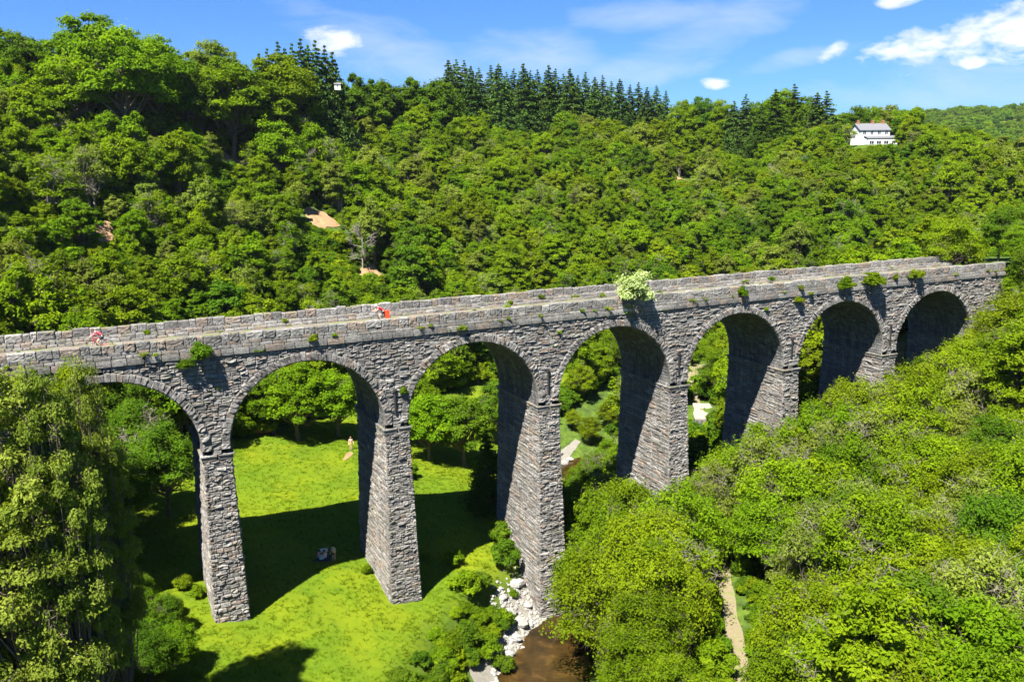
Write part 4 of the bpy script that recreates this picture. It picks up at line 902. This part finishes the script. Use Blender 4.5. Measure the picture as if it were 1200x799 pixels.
M['l_grs'] = leafmat('grass_blade', (.10, .16, .004), (.15, .225, .007), (.19, .27, .010), .6, .03)
n = 90000; ux = q_.uniform(-50, 40, n); uy = q_.uniform(30, 135, n); um = meadow_mask(ux, uy); keep = (um > q_.uniform(.3, .9, n)) & ~((sn(ux, uy)[1] > -1) & (sn(ux, uy)[1] < WD + 1) & (np.abs((sn(ux, uy)[0] + 7) % 14 - 7) < 1.6)) & (wob(ux, uy, .23, 2) + q_.normal(0, .9, n) > -.5)
ux, uy = ux[keep], uy[keep]
gt = link(bpy.data.objects.new('grass_tuft', gb.mesh('grass_tuft', M['l_grs']))); gt.location = (-12, 52, float(ground(np.array(-12.), np.array(52.)))); tag(gt, 'short bright meadow grass', 'grass', kind='stuff')
tag(scatter('meadow_grass', np.column_stack([ux, uy, ground(ux, uy)]), np.zeros(len(ux), int), q_.uniform(.4, 1.1, len(ux)), q_.uniform(0, 6.28, len(ux)), [(gt,)]), 'short bright meadow grass on the valley floor under the arches', 'grass')
# ------------------------------------------------------------------ house, caravan, slab, boulders, log
M['render'] = plain('white_render', (.6, .6, .58), .8); M['slate'] = plain('slate_roof', (.13, .13, .14), .7); M['glass'] = plain('dark_window_glass', (.03, .04, .05), .12, spec=.5)
M['brick'] = plain('red_chimney_brick', (.30, .13, .08), .9); M['wframe'] = plain('white_paint', (.8, .8, .78), .5)
def lbox(b, lo, hi, t=.5): b.box(lo, hi, None, t)
def gable(b, x0, x1, y0, y1, z0, z1, ov=.35):
    ym = (y0 + y1) / 2
    for s, ya in ((1, y0 - ov), (-1, y1 + ov)):
        zo = z0 - ov * (z1 - z0) / ((y1 - y0) / 2)
        v = [[x0 - ov, ya, zo], [x1 + ov, ya, zo], [x1 + ov, ym, z1], [x0 - ov, ym, z1]]
        v += [[a, c, d + .14] for a, c, d in v]
        b.add(v, [[0, 1, 2, 3], [4, 7, 6, 5], [0, 4, 5, 1], [1, 5, 6, 2], [2, 6, 7, 3], [3, 7, 4, 0]])
hz = HKZ + .3
ho = empty('house', (HX, HY, hz), R_(8), 'white rendered two-storey house with grey slate roof high among trees at the right skyline', 'house'); ho.scale = (.88, .88, .76)
b = MB(); lbox(b, (-5, -3, -4), (5, 3, 5.0)); b.add([[-5, -3, 5], [-5, 3, 5], [-5, 0, 7.2], [-4.98, -3, 5], [-4.98, 3, 5], [-4.98, 0, 7.2]], [[0, 1, 2], [5, 4, 3]]); b.add([[5, -3, 5], [5, 3, 5], [5, 0, 7.2], [4.98, -3, 5], [4.98, 3, 5], [4.98, 0, 7.2]], [[2, 1, 0], [3, 4, 5]])
b.build('wall', M['render'], ho)
b = MB(); gable(b, -5, 5, -3, 3, 5.02, 7.25); rf = b.build('roof', M['slate'], ho)
for x in (-4.3, 0.6, 4.2):
    b = MB(); lbox(b, (x - .4, -.35, 6.3), (x + .4, .35, 8.1)); lbox(b, (x - .46, -.41, 8.1), (x + .46, .41, 8.25)); b.tube([(x - .18, 0, 8.25), (x - .18, 0, 8.6)], .11, 8); b.tube([(x + .18, 0, 8.25), (x + .18, 0, 8.6)], .11, 8); b.build('chimney', M['brick'], rf)
b = MB(); lbox(b, (-3.6, -5.4, -4), (6.3, -3.01, 1.9)); b.build('front_extension', M['render'], ho)
b = MB(); b.add([[-3.8, -5.6, 1.85], [6.5, -5.6, 1.85], [6.5, -3.02, 2.75], [-3.8, -3.02, 2.75], [-3.8, -5.6, 2.0], [6.5, -5.6, 2.0], [6.5, -3.02, 2.9], [-3.8, -3.02, 2.9]], [[0, 1, 2, 3], [4, 7, 6, 5], [0, 4, 5, 1], [1, 5, 6, 2], [2, 6, 7, 3], [3, 7, 4, 0]]); b.build('lean_to_roof', M['slate'], ho)
for x, z, y, w_, h_ in [(-3.6, 3.3, -3, 1.0, 1.2), (-1.1, 3.3, -3, 1.0, 1.2), (1.4, 3.3, -3, 1.0, 1.2), (3.8, 3.3, -3, 1.0, 1.2), (-2.4, -.2, -5.4, 1.5, 1.2), (0, -.2, -5.4, 1.5, 1.2), (2.5, -.2, -5.4, 1.5, 1.2), (5.0, -.2, -5.4, 1.2, 1.2)]:
    b = MB()
    for lo, hi in (((x - w_ / 2 - .08, y - .06, z - .08), (x - w_ / 2, y + .04, z + h_ + .08)), ((x + w_ / 2, y - .06, z - .08), (x + w_ / 2 + .08, y + .04, z + h_ + .08)), ((x - w_ / 2, y - .06, z + h_), (x + w_ / 2, y + .04, z + h_ + .08)), ((x - w_ / 2, y - .06, z - .08), (x + w_ / 2, y + .04, z)), ((x - .03, y - .05, z), (x + .03, y + .03, z + h_))): lbox(b, lo, hi)
    wf = b.build('window', M['wframe'], ho); b = MB(); lbox(b, (x - w_ / 2 + .002, y - .03, z + .002), (x + w_ / 2 - .002, y + .02, z + h_ - .002)); b.build('pane', M['glass'], wf)
cz_ = float(ground(np.array(CARX), np.array(CARY))) + 4.2
d = ray(397, 102); cz_ = CAMZ + d.z / math.hypot(d.x, d.y) * 205
ca = empty('farm_cabin', (CARX, CARY, cz_), .2, 'tiny white cabin with a low grey roof half hidden by trees on the left skyline', 'cabin')
b = MB(); lbox(b, (-.9, -1, -1.0), (.9, 1, .6)); b.build('wall', M['render'], ca); ca.scale = (.75, .75, .75); b = MB(); gable(b, -.9, .9, -1, 1, .62, 1.1, .15); b.build('roof', M['slate'], ca)
b = MB(); lbox(b, (-.15, -1.03, -.1), (.15, -.98, .25)); b.build('window', M['glass'], ca)
x, y = on_hill(870, 183); fz_ = gz0(x, y); fe = empty('railing', (x, y, fz_), R_(-6), 'short white painted railing in a gap between trees below the right ridge', 'railing')
b = MB()
for i in range(6): b.box((-3.5 + 1.4 * i - .05, -.05, -.5), (-3.5 + 1.4 * i + .05, .05, 1.5))
b.build('posts', M['wframe'], fe); b = MB()
for z_ in (.75, 1.05, 1.35): b.box((-3.6, -.03, z_ - .05), (3.6, .03, z_ + .05))
b.build('rails', M['wframe'], fe)
# pale slab on a dark retaining wall beside the track
sl = empty('retaining_wall', (27.0, 110.5, 3.4), R_(-11), 'dark stone retaining wall topped by a pale concrete slab beside the track beyond the fifth arch', 'wall'); sl.scale = (.84, .8, 1)
b = MB()
for k, (z0, z1) in enumerate([(z, z + .42) for z in np.arange(-3.0, 3.3, .42)]):
    for u0, u1 in runs(-1.6, 1.7, .4, .9):
        P0 = lambda s, n, z: None
        x0, x1 = u0, u1; g = np.array([[x0, -1.2, z0], [x1, -1.2, z0], [x1, -1.2, z1], [x0, -1.2, z1]]); f_ = g.mean(0) - [0, rng.uniform(.03, .12), 0]
        ins = g * .78 + f_ * .22; ins[:, 1] = -1.2 - rng.uniform(.03, .12); b.add(np.vstack([g, ins]), [[4, 5, 6, 7], [0, 1, 5, 4], [1, 2, 6, 5], [2, 3, 7, 6], [3, 0, 4, 7]], rng.random() * .8)
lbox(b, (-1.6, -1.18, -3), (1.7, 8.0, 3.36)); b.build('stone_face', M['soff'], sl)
b = MB()
V = []; 
for y_ in np.arange(-1.3, 9.2, 1.0): V.append([-1.7 - .1 * math.sin(y_), y_, 3.38]); V.append([1.78 - .12 * max(0, y_ - 3), y_, 3.38])
k = len(V); V += [[a, c, d_ + .22] for a, c, d_ in V]; F = []
for i in range(0, k - 2, 2): F += [[k + i, k + i + 1, k + i + 3, k + i + 2], [i, i + 2, i + 3, i + 1], [i, k + i, k + i + 2, i + 2], [i + 1, i + 3, k + i + 3, k + i + 1]]
F += [[0, 1, k + 1, k], [k - 2, 2 * k - 2, 2 * k - 1, k - 1]]; b.add(V, F); b.build('slab', M['conc'], sl)
# boulders
bm_ = []
for k in range(5):
    b = MB(); q = np.random.default_rng(60 + k); b.ball((0, 0, 0), (1, .75, .5), 11, 7, .4, .16, 60 + k); bm_.append(b.mesh('boulder', M['rock']))
bl = [(603, 688, .8, .75), (612, 700, .6, .6), (620, 712, .5, .8), (596, 700, 1.3, .55), (606, 716, .7, .9), (618, 728, .4, .6), (598, 735, .9, .8), (610, 742, .5, 1.0), (590, 722, 1.4, .6), (602, 755, .7, .8), (612, 765, .4, .6), (596, 770, .8, .6), (606, 785, .4, .7), (628, 705, .4, .55), (590, 745, 1.3, .45), (600, 796, .5, .8), (622, 742, .25, .4), (634, 716, .3, .4), (586, 690, 1.8, .5), (662, 545, .6, .9), (668, 540, .8, .7), (655, 538, .8, .8), (672, 552, .4, .6)]
for i, (px, py, z, s) in enumerate(bl):
    x, y = at(px, py, z); z = max(float(ground(np.array(x), np.array(y))), 0.0)
    o = link(bpy.data.objects.new('boulder', bm_[i % 5])); o.location = (x, y, z + .15 * s); o.scale = (s * .9, s * .9, s * .9); o.rotation_euler = (0, 0, i * 1.7)
    bl[i] = (o, px, py, s)
rows = sorted([t for t in bl if t[2] > 600], key=lambda t: t[2]); ORD = ['first', 'second', 'third', 'fourth', 'fifth', 'sixth', 'seventh', 'eighth', 'ninth', 'tenth', 'eleventh', 'twelfth', 'thirteenth', 'fourteenth', 'fifteenth', 'sixteenth', 'seventeenth', 'eighteenth', 'nineteenth', 'twentieth']
for i, t in enumerate(rows): tag(t[0], ('large' if t[3] > .7 else 'small') + ' pale boulder on the stream bank, ' + ORD[i] + ' counting down from the third pier', 'boulder', 'pale boulders along the stream')
for i, t in enumerate(sorted([t for t in bl if t[2] < 600], key=lambda t: t[1])): tag(t[0], 'pale boulder upstream behind the third pier, ' + ORD[i] + ' from the left there', 'boulder', 'pale boulders along the stream')
rp = []
for _ in range(2600):
    px, py = rng.uniform(575, 640), rng.uniform(675, 830)
    if rng.random() < .12: px, py = rng.uniform(650, 680), rng.uniform(535, 556)
    x, y = at(px, py, .9 if py > 600 else 1.2); dd_ = float(polydist(np.array(x), np.array(y), STREAM)); z = float(ground(np.array(x), np.array(y)))
    if 2.6 < dd_ < 7.2 + rng.normal() * .6 and sn(x, y)[1] < 45 and polydist(np.array(x), np.array(y), STREAM, True)[1] > 0: rp.append((x, y, max(z, 0) - .02))
rp = np.array(rp); tag(scatter('river_stones', rp, rng.integers(0, 3, len(rp)), rng.uniform(.07, .3, len(rp)) ** 1.0, rng.uniform(0, 6.28, len(rp)), [(bl[0][0],), (bl[1][0],), (bl[2][0],)]), 'loose grey river stones scattered between the boulders on the stream bank', 'stones')
x, y = atg(307, 508); z = float(ground(np.array(x), np.array(y)))
lg = empty('fallen_log', (x, y, z + .25), R_(12), 'orange brown fallen log at the meadow edge seen through the second arch', 'log')
b = MB(); b.tube([(-1.7, 0, 0), (-.8, .08, .05), (.4, -.05, .02), (1.6, .05, .1)], [.3, .27, .24, .2], 10); b.tube([(.3, 0, .1), (.6, -.2, .55)], [.09, .05], 6); b.build('log_trunk', plain('orange_brown_bark', (.42, .20, .07), .9), lg)
b = MB(); b.tube([(-1.72, 0, 0), (-1.7, 0, 0)], .27, 10); b.build('cut_end', plain('pale_cut_wood', (.6, .42, .22), .9), lg)
x, y = atg(409, 531); pb = MB(); k = 14; an = np.arange(k) * 2 * PI / k
XX = x + np.outer([0, .3, .5], np.cos(an)) * (1 + .3 * np.sin(3 * an)) + .2 * np.outer([0, .8, 1.5], np.sin(an)); YY = y - 1.0 + np.outer([0, .8, 1.5], np.sin(an)); XX = x + (XX - x) * .7; YY = y + (YY - y) * .8; ZZ = ground(XX, YY) + .04
pb.add(np.stack([XX, YY, ZZ], -1).reshape(-1, 3), [[a_ * k + c, a_ * k + (c + 1) % k, (a_ + 1) * k + (c + 1) % k, (a_ + 1) * k + c] for a_ in range(2) for c in range(k)]); tag(pb.build('worn_earth', M['soil'], None, True), kind='structure')
# ------------------------------------------------------------------ people
def skin(name, chains, m, parent, sub=2, root=0):
    """one continuous skinned figure: joints as vertices, radius per vertex"""
    vs = []; rs = []; es = []; ix = {}
    for ch in chains:
        prev = None
        for key, co, r in ch:
            if key not in ix: ix[key] = len(vs); vs.append(co); rs.append(r)
            if prev is not None and (prev, ix[key]) not in es: es.append((prev, ix[key]))
            prev = ix[key]
    me = bpy.data.meshes.new(name); me.from_pydata(vs, es, []); o = link(bpy.data.objects.new(name, me), parent)
    md = o.modifiers.new('skin', 'SKIN'); md.use_smooth_shade = True
    for i, r in enumerate(rs):
        sv = me.skin_vertices[0].data[i]; sv.radius = (r, r) if not isinstance(r, tuple) else r; sv.use_root = (i == root)
    ms = o.modifiers.new('sub', 'SUBSURF'); ms.levels = sub; ms.render_levels = sub
    me.materials.append(m); return o
SKIN = plain('skin', (.55, .33, .23), .6)
def person(loc, rz, J, top, shorts, hair, label, group=None, helmet=None, sleeves=1, shoe=(.05, .05, .06)):
    """J: joints in metres, x right, y forward; keys pelvis chest neck head and for each side sh el wr hip kn an toe"""
    r = empty('person', loc, rz, label, 'person', group); r.scale = (.92, .92, .92) if helmet is None and sleeves == 1 else (1, 1, 1); g = lambda k: tuple(J[k]); V_ = lambda k: Vector(J[k])
    ch = [[('pelvis', g('pelvis'), .13), ('waist', tuple((V_('pelvis') * .5 + V_('chest') * .5)), .115), ('chest', g('chest'), .14), ('neck', g('neck'), .055), ('jaw', tuple(V_('neck').lerp(V_('head'), .45)), .06), ('head', g('head'), .095), ('crown', tuple(V_('head') + (V_('head') - V_('neck')).normalized() * .07), .08)]]
    for s in 'lr':
        fa = V_(s + 'wr') - V_(s + 'el'); fa.normalize(); hd = V_(s + 'wr') + fa * .07
        ch.append([('chest', g('chest'), .14), (s + 'sh', g(s + 'sh'), .062), (s + 'el', g(s + 'el'), .042), (s + 'wr', g(s + 'wr'), .027), (s + 'hd', tuple(hd), .032)])
        side = fa.cross(Vector((0, 0, 1))); side = side.normalized() if side.length > .1 else Vector((0, 1, 0))
        for k_, (off, ln) in enumerate(((-.027, .075), (-.009, .09), (.009, .085), (.027, .065))):
            b0 = hd + side * off + fa * .02; ch.append([(s + 'hd', tuple(hd), .032), (s + 'f%d' % k_, tuple(b0 + fa * ln * .5), .0095), (s + 'g%d' % k_, tuple(b0 + fa * ln + Vector((0, 0, -.012))), .008)])
        ch.append([(s + 'hd', tuple(hd), .032), (s + 't', tuple(V_(s + 'wr') + fa * .05 - side * .05), .011), (s + 'u', tuple(V_(s + 'wr') + fa * .08 - side * .055), .009)])
        ch.append([('pelvis', g('pelvis'), .13), (s + 'hip', g(s + 'hip'), .09), (s + 'kn', g(s + 'kn'), .057), (s + 'ca', tuple(V_(s + 'kn').lerp(V_(s + 'an'), .35)), .055), (s + 'an', g(s + 'an'), .036), (s + 'toe', g(s + 'toe'), .032)])
    skin('body', ch, SKIN, r)
    tc_ = [[('waist', tuple(V_('pelvis').lerp(V_('chest'), .12)), .142), ('w2', tuple(V_('pelvis').lerp(V_('chest'), .5)), .132), ('chest', g('chest'), .158), ('nk', tuple(V_('chest').lerp(V_('neck'), .6)), .08)]]
    for s in 'lr': tc_.append([('chest', g('chest'), .158), (s + 'sh', g(s + 'sh'), .078), (s + 'm', tuple(V_(s + 'sh').lerp(V_(s + 'el'), .6)), .06)] + ([(s + 'el', g(s + 'el'), .054), (s + 'wr', tuple(V_(s + 'el').lerp(V_(s + 'wr'), .85)), .04)] if sleeves == 2 else []))
    skin('shirt', tc_, top, r)
    sc_ = [[('p', g('pelvis'), .148), ('w', tuple(V_('pelvis').lerp(V_('chest'), .15)), .138)]]
    for s in 'lr': sc_.append([('p', g('pelvis'), .148), (s + 'h', g(s + 'hip'), .105), (s + 'k', tuple(V_(s + 'hip').lerp(V_(s + 'kn'), .62)), .082)])
    skin('shorts', sc_, shorts, r)
    up = (V_('head') - V_('neck')).normalized(); fw = Vector((0, 1, 0)); fw = (fw - up * fw.dot(up)).normalized() if abs(fw.dot(up)) < .95 else Vector((0, 0, -1)); sd_v = fw.cross(up); h = V_('head')
    b = MB(); b.ball(h + up * .045 - fw * .022, (.108, .118, .105), 14, 10); b.build('hair' if not helmet else 'helmet', helmet or hair, r, True)
    b = MB()
    for sg in (-1, 1): b.ball(h + fw * .093 + sd_v * .035 * sg + up * .0, .012, 8, 6)
    b.build('eyes', plain('dark_eye', (.02, .02, .02), .3), r)
    b = MB(); b.ball(h + fw * .108 - up * .03, (.014, .02, .02), 8, 6)
    for sg in (-1, 1): b.ball(h + sd_v * .098 * sg - up * .015, (.014, .025, .032), 8, 6)
    b.build('nose_and_ears', SKIN, r, True)
    b = MB(); b.ball(h + fw * .098 - up * .062, (.026, .008, .007), 8, 6); b.build('mouth', plain('lips', (.4, .12, .1), .5), r)
    for s in 'lr':
        b = MB(); a_, t_ = V_(s + 'an'), V_(s + 'toe'); b.tube([a_ + (a_ - t_) * .35 - Vector((0, 0, .04)), a_ * .5 + t_ * .5 - Vector((0, 0, .02)), t_ + (t_ - a_) * .2], [.045, .05, .035], 8); b.build('shoe', plain('shoe', shoe, .6), r, True)
    return r
def stand(lean=0, arm=.12, wide=.1, h=1.7):
    k = h / 1.75; J = dict(pelvis=(0, 0, .95), chest=(0, .02, 1.3), neck=(0, .02, 1.5), head=(0, .05, 1.64))
    for s, g in (('l', -1), ('r', 1)):
        J.update({s + 'sh': (g * .18, 0, 1.41), s + 'el': (g * (.22 + arm * .5), .0, 1.13), s + 'wr': (g * (.2 + arm), .12, .9), s + 'hip': (g * .1, 0, .88), s + 'kn': (g * wide * 1.05, .03 * g, .48), s + 'an': (g * wide * 1.1, -.02 + .05 * g, .09), s + 'toe': (g * wide * 1.25, .13 + .05 * g, .04)})
    return {a: tuple(c * k for c in v) for a, v in J.items()}
def sit():
    J = dict(pelvis=(0, 0, .13), chest=(0, .08, .48), neck=(0, .12, .68), head=(0, .17, .82))
    for s, g in (('l', -1), ('r', 1)):
        J.update({s + 'sh': (g * .18, .07, .59), s + 'el': (g * .27, .2, .36), s + 'wr': (g * .16, .38, .34), s + 'hip': (g * .1, .05, .13), s + 'kn': (g * .24, .42, .32), s + 'an': (g * .08, .66, .08), s + 'toe': (g * .06, .80, .05)})
    return J
def ride():
    J = dict(pelvis=(0, -.28, .98), chest=(0, .1, 1.27), neck=(0, .25, 1.38), head=(0, .36, 1.46))
    for s, g in (('l', -1), ('r', 1)):
        k = (.34, .62) if s == 'l' else (.2, .78)
        J.update({s + 'sh': (g * .17, .17, 1.33), s + 'el': (g * .23, .33, 1.13), s + 'wr': (g * .22, .5, 1.06), s + 'hip': (g * .09, -.24, .93), s + 'kn': (g * .1, .16 if s == 'l' else .1, .62 if s == 'l' else .72), s + 'an': (g * .1, -.06 if s == 'l' else .06, .2 if s == 'l' else .38), s + 'toe': (g * .1, .1 if s == 'l' else .2, .16 if s == 'l' else .34)})
    return J
tyre = plain('tyre_rubber', (.02, .02, .02), .8); met = plain('bright_metal', (.5, .5, .52), .35, Metallic=.9)
def bicycle(loc, rz, col, label, pannier=None):
    r = empty('bicycle', loc, rz, label, 'bicycle'); fm = plain('bike_paint', col, .35)
    an = np.arange(25) * 2 * PI / 24
    for y0 in (-.52, .52):
        b = MB(); b.tube(np.stack([0 * an, y0 + .33 * np.cos(an), .35 + .33 * np.sin(an)], 1), .02, 6, cap=False); wh = b.build('wheel', tyre, r, True)
        b = MB()
        for a in an[:-1:2]: b.tube([(0, y0, .35), (0, y0 + .32 * math.cos(a), .35 + .32 * math.sin(a))], .003, 3)
        b.ball((0, y0, .35), .03, 8, 6); b.build('spokes', met, wh)
    b = MB(); bb, st, hd_, fr, rr2 = (0, -.08, .3), (0, -.22, .85), (0, .38, .87), (0, .52, .35), (0, -.52, .35)
    for p in ((bb, st), (st, hd_), (bb, (0, .4, .78)), (hd_, fr), (bb, rr2), (st, rr2)): b.tube(p, .02, 8)
    b.build('frame', fm, r)
    b = MB(); b.tube([st, (0, -.25, .95)], .014, 6); b.ball((0, -.27, .97), (.07, .14, .03), 10, 6); b.build('saddle', tyre, r, True)
    b = MB(); b.tube([hd_, (0, .4, 1.0)], .014, 6); b.tube([(-.24, .46, 1.02), (-.1, .42, 1.03), (.1, .42, 1.03), (.24, .46, 1.02)], .014, 6); b.build('handlebar', tyre, r)
    b = MB(); b.tube([(-.12, -.08, .14), (-.06, -.08, .14), (-.05, -.08, .3), (.05, -.08, .3), (.06, -.08, .46), (.12, -.08, .46)], .012, 6); b.build('crank', met, r)
    if pannier:
        b = MB(); b.tube([(0, -.28, .75), (0, -.75, .74)], .012, 6)
        for g in (-1, 1): b.box((g * .16 - .07, -.72, .38), (g * .16 + .07, -.38, .74))
        b.box((-.14, -.75, .745), (.14, -.35, 1.0)); o = b.build('pannier', plain('pannier_cloth', pannier, .7), r); bv = o.modifiers.new('b', 'BEVEL'); bv.width = .03; bv.segments = 2
    return r
def wallpt(px, py, n):
    d = ray(px, py); k = (((O_[0] - CAMX) * N_[0] + (O_[1] - CAMY) * N_[1]) + n) / (d.x * N_[0] + d.y * N_[1]); return CAMX + d.x * k, CAMY + d.y * k
hdg = ANG + PI / 2      # riding to the left along the deck (local +y forward)
x, y = wallpt(446, 368, 4.2); bicycle((x, y, 28.95), hdg, (.1, .1, .12), 'touring bicycle with a red pannier ridden across the viaduct by the white-helmeted cyclist', (.75, .06, .015))
person((x, y, 28.95), hdg, ride(), plain('red_jersey', (.70, .03, .05), .7), plain('black_shorts', (.02, .02, .025), .7), None, 'cyclist in white helmet, red top and dark shorts riding left across the viaduct', None, plain('white_helmet', (.75, .76, .8), .4))
x, y = wallpt(116, 396, 4.2); bicycle((x, y, 28.95), hdg, (.65, .03, .04), 'bright red bicycle ridden by the leftmost cyclist on the viaduct deck')
person((x, y, 28.95), hdg, ride(), plain('pinkish_red_top', (.72, .10, .13), .7), plain('navy_shorts', (.02, .022, .04), .7), plain('brown_hair', (.12, .06, .03), .8), 'bareheaded cyclist in a pinkish red top leaning forward at the left end of the deck', None, None, 2)
def gz(x, y): return float(ground(np.array(x), np.array(y)))
x, y = atg(391.5, 657); person((x, y, gz(x, y)), R_(150), stand(h=1.68), plain('pale_grey_top', (.45, .42, .38), .8), plain('black_cloth', (.015, .015, .018), .8), plain('black_hair', (.01, .009, .008), .7), 'person in pale top and black shorts standing in the viaduct shadow beside the picnic', None)
x, y = atg(373, 656); person((x, y, gz(x, y) + .04), R_(-70), sit(), plain('pink_top', (.62, .26, .36), .8), plain('navy_cloth', (.02, .025, .06), .8), plain('dark_hair', (.03, .02, .015), .7), 'person in a pink top sitting at the left side of the picnic blanket', None)
x, y = atg(382, 656); person((x, y, gz(x, y) + .04), R_(60), sit(), plain('light_pink_top', (.66, .44, .48), .8), plain('navy_cloth_b', (.02, .03, .09), .8), plain('dark_hair_b', (.02, .015, .012), .7), 'person in a pale pink top sitting at the right side of the picnic blanket', None)
x, y = atg(377.5, 655); zz_ = gz(x, y); b = MB(); V = [[i * .3 - .75, j * .3 - .6, .035 + .012 * math.sin(i * 2.1 + j)] for j in range(5) for i in range(6)]; V += [[a, c, d_ - .02] for a, c, d_ in V]
b.add(V, [[j * 6 + i, j * 6 + i + 1, j * 6 + i + 7, j * 6 + i + 6] for j in range(4) for i in range(5)] + [[30 + j * 6 + i, 30 + j * 6 + i + 6, 30 + j * 6 + i + 7, 30 + j * 6 + i + 1] for j in range(4) for i in range(5)])
o = b.build('picnic_blanket', plain('dark_blue_cloth', (.02, .025, .05), .9)); o.location = (x, y, zz_ + .02); tag(o, 'dark blue picnic blanket spread on the shaded grass under the seated people', 'blanket')
bg_ = empty('cool_bag', (x, y - .2, zz_ + .05), .4, 'rounded pale teal cool bag between the two people on the picnic blanket', 'bag'); b = MB(); b.box((-.22, -.16, 0), (.22, .16, .34)); o = b.build('bag_body', plain('teal_cloth', (.25, .55, .52), .7), bg_); bv = o.modifiers.new('b', 'BEVEL'); bv.width = .07; bv.segments = 3
b = MB(); b.tube([(-.15, 0, .33), (-.1, 0, .45), (.1, 0, .45), (.15, 0, .33)], .014, 6); b.build('handle', tyre, bg_)
x, y = atg(379.5, 646); tb_ = empty('folded_towel', (x, y, gz(x, y) + .02), .3, 'cream folded towel lying on the grass just behind the picnic blanket', 'towel'); b = MB()
for k in range(3): b.box((-.38, -.2, .07 * k), (.38 - .03 * k, .2, .07 * k + .065))
o = b.build('towel_folds', plain('cream_cloth', (.6, .57, .45), .9), tb_); bv = o.modifiers.new('b', 'BEVEL'); bv.width = .025; bv.segments = 2
x, y = atg(411.5, 527); person((x, y, gz(x, y)), R_(200), stand(h=1.72), plain('salmon_pink_top', (.70, .32, .28), .8), plain('yellow_green_shorts', (.45, .5, .08), .8), plain('fair_brown_hair', (.2, .12, .06), .8), 'person in pink top and yellowish shorts standing by the worn earth beyond the second arch', None)
# ------------------------------------------------------------------ labels that single out every plant
ARX = [-200, 20, 256, 462, 640, 790, 922, 1036, 1140, 1500]; NUM = ['', 'first', 'second', 'third', 'fourth', 'fifth', 'sixth', 'seventh', '']
def colname(px, w_):
    for k in range(9):
        if px < ARX[k + 1]: break
    if k == 0: return w_ + ' the left abutment'
    if k == 8: return w_ + ' the right abutment'
    return w_ + ' the ' + NUM[k] + ' arch'
NOUN = {'h': 'broadleaf tree', 'b': 'spreading tree', 'n': 'broadleaf tree', 'a': 'tall feathery tree', 't': 'twiggy tree'}
groups = {}
for p in PLANTS:
    if p['label']: continue
    px, py, f = projH(p['x'], p['y'], p['z'] + p['H'] * .7); k = p['kind']; noun = NOUN.get(p['arch'][0], 'tree'); t = TONE[p['tone']]
    if 'twig' in p['arch']: noun = 'twiggy tree'
    if p['cat'] == 'shrub': noun = 'shrub'
    if k == 'hilldead': k = 'hill'; noun = 'leafless tree'; t = 'bleached grey'
    if p['arch'].startswith('con'): noun = 'conifer'
    pt = projH(p['x'], p['y'], p['z'] + p['H'])[1]
    if k == 'skycon': zone = 'on the ' + ('left' if px < 420 else 'middle' if px < 800 else 'right') + ' skyline'
    elif k in ('skybig', 'skyhill'): zone = 'on the ' + ('left' if px < 400 else 'middle' if px < 800 else 'right') + ' skyline' + (' around the white house' if px > 960 else '')
    elif k == 'far': zone = 'on the distant far hill at the right'
    elif k == 'hill':
        lim = float(np.interp(px, [0, 1200], [390, 300])); band = 'behind' if pt > lim - 12 else ('just above' if pt > lim - 62 else 'midway above' if pt > lim - 125 else 'high above'); zone = colname(px, band)
    elif k in ('meadow', 'meadowcon'): zone = colname(px, 'beyond')
    elif k == 'leftwood': zone = 'in the left foreground ' + ('at the frame edge' if px < 60 else 'beside the first arch' if py < 640 else 'at the bottom')
    else: zone = colname(px, ('just below' if pt < 560 else 'below' if pt < 680 else 'at the bottom below'))
    groups.setdefault((zone, t, noun), []).append((px, p))
for (zone, t, noun), L_ in groups.items():
    L_.sort(key=lambda a: a[0]); n = len(L_)
    for i, (px, p) in enumerate(L_):
        if n == 1: o_ = 'only'
        elif i == 0: o_ = 'leftmost'
        elif i == n - 1: o_ = 'rightmost'
        elif i < len(ORD): o_ = ORD[i]
        else: o_ = 'farther right'
        lab = ('only ' + t + ' ' + noun + ' ' + zone) if n == 1 else ((o_ + ' ' + t + ' ' + noun + ' ' + zone) if o_ in ('leftmost', 'rightmost') else (t + ' ' + noun + ' ' + o_ + ' from left ' + zone))
        tag(p['o'], lab, p['cat'], None)
GR = {'hilldead': 'leafless trees on the hillside', 'hill': 'broadleaf trees on the wooded hillside', 'skycon': 'conifers along the skyline', 'skybig': 'large trees on the ridge', 'skyhill': 'hedge trees on the ridge', 'meadow': 'trees round the meadow', 'bank': 'trees on the right bank below the viaduct', 'leftwood': 'trees in the left foreground', 'shrub': 'shrubs on the stream banks', 'far': 'trees on the far hill', 'wallplant': 'bushes growing on the viaduct'}
for p in PLANTS:
    if p['kind'] in GR: p['o']['group'] = GR[p['kind']]
    nm = p['o'].name.split('.')[0]
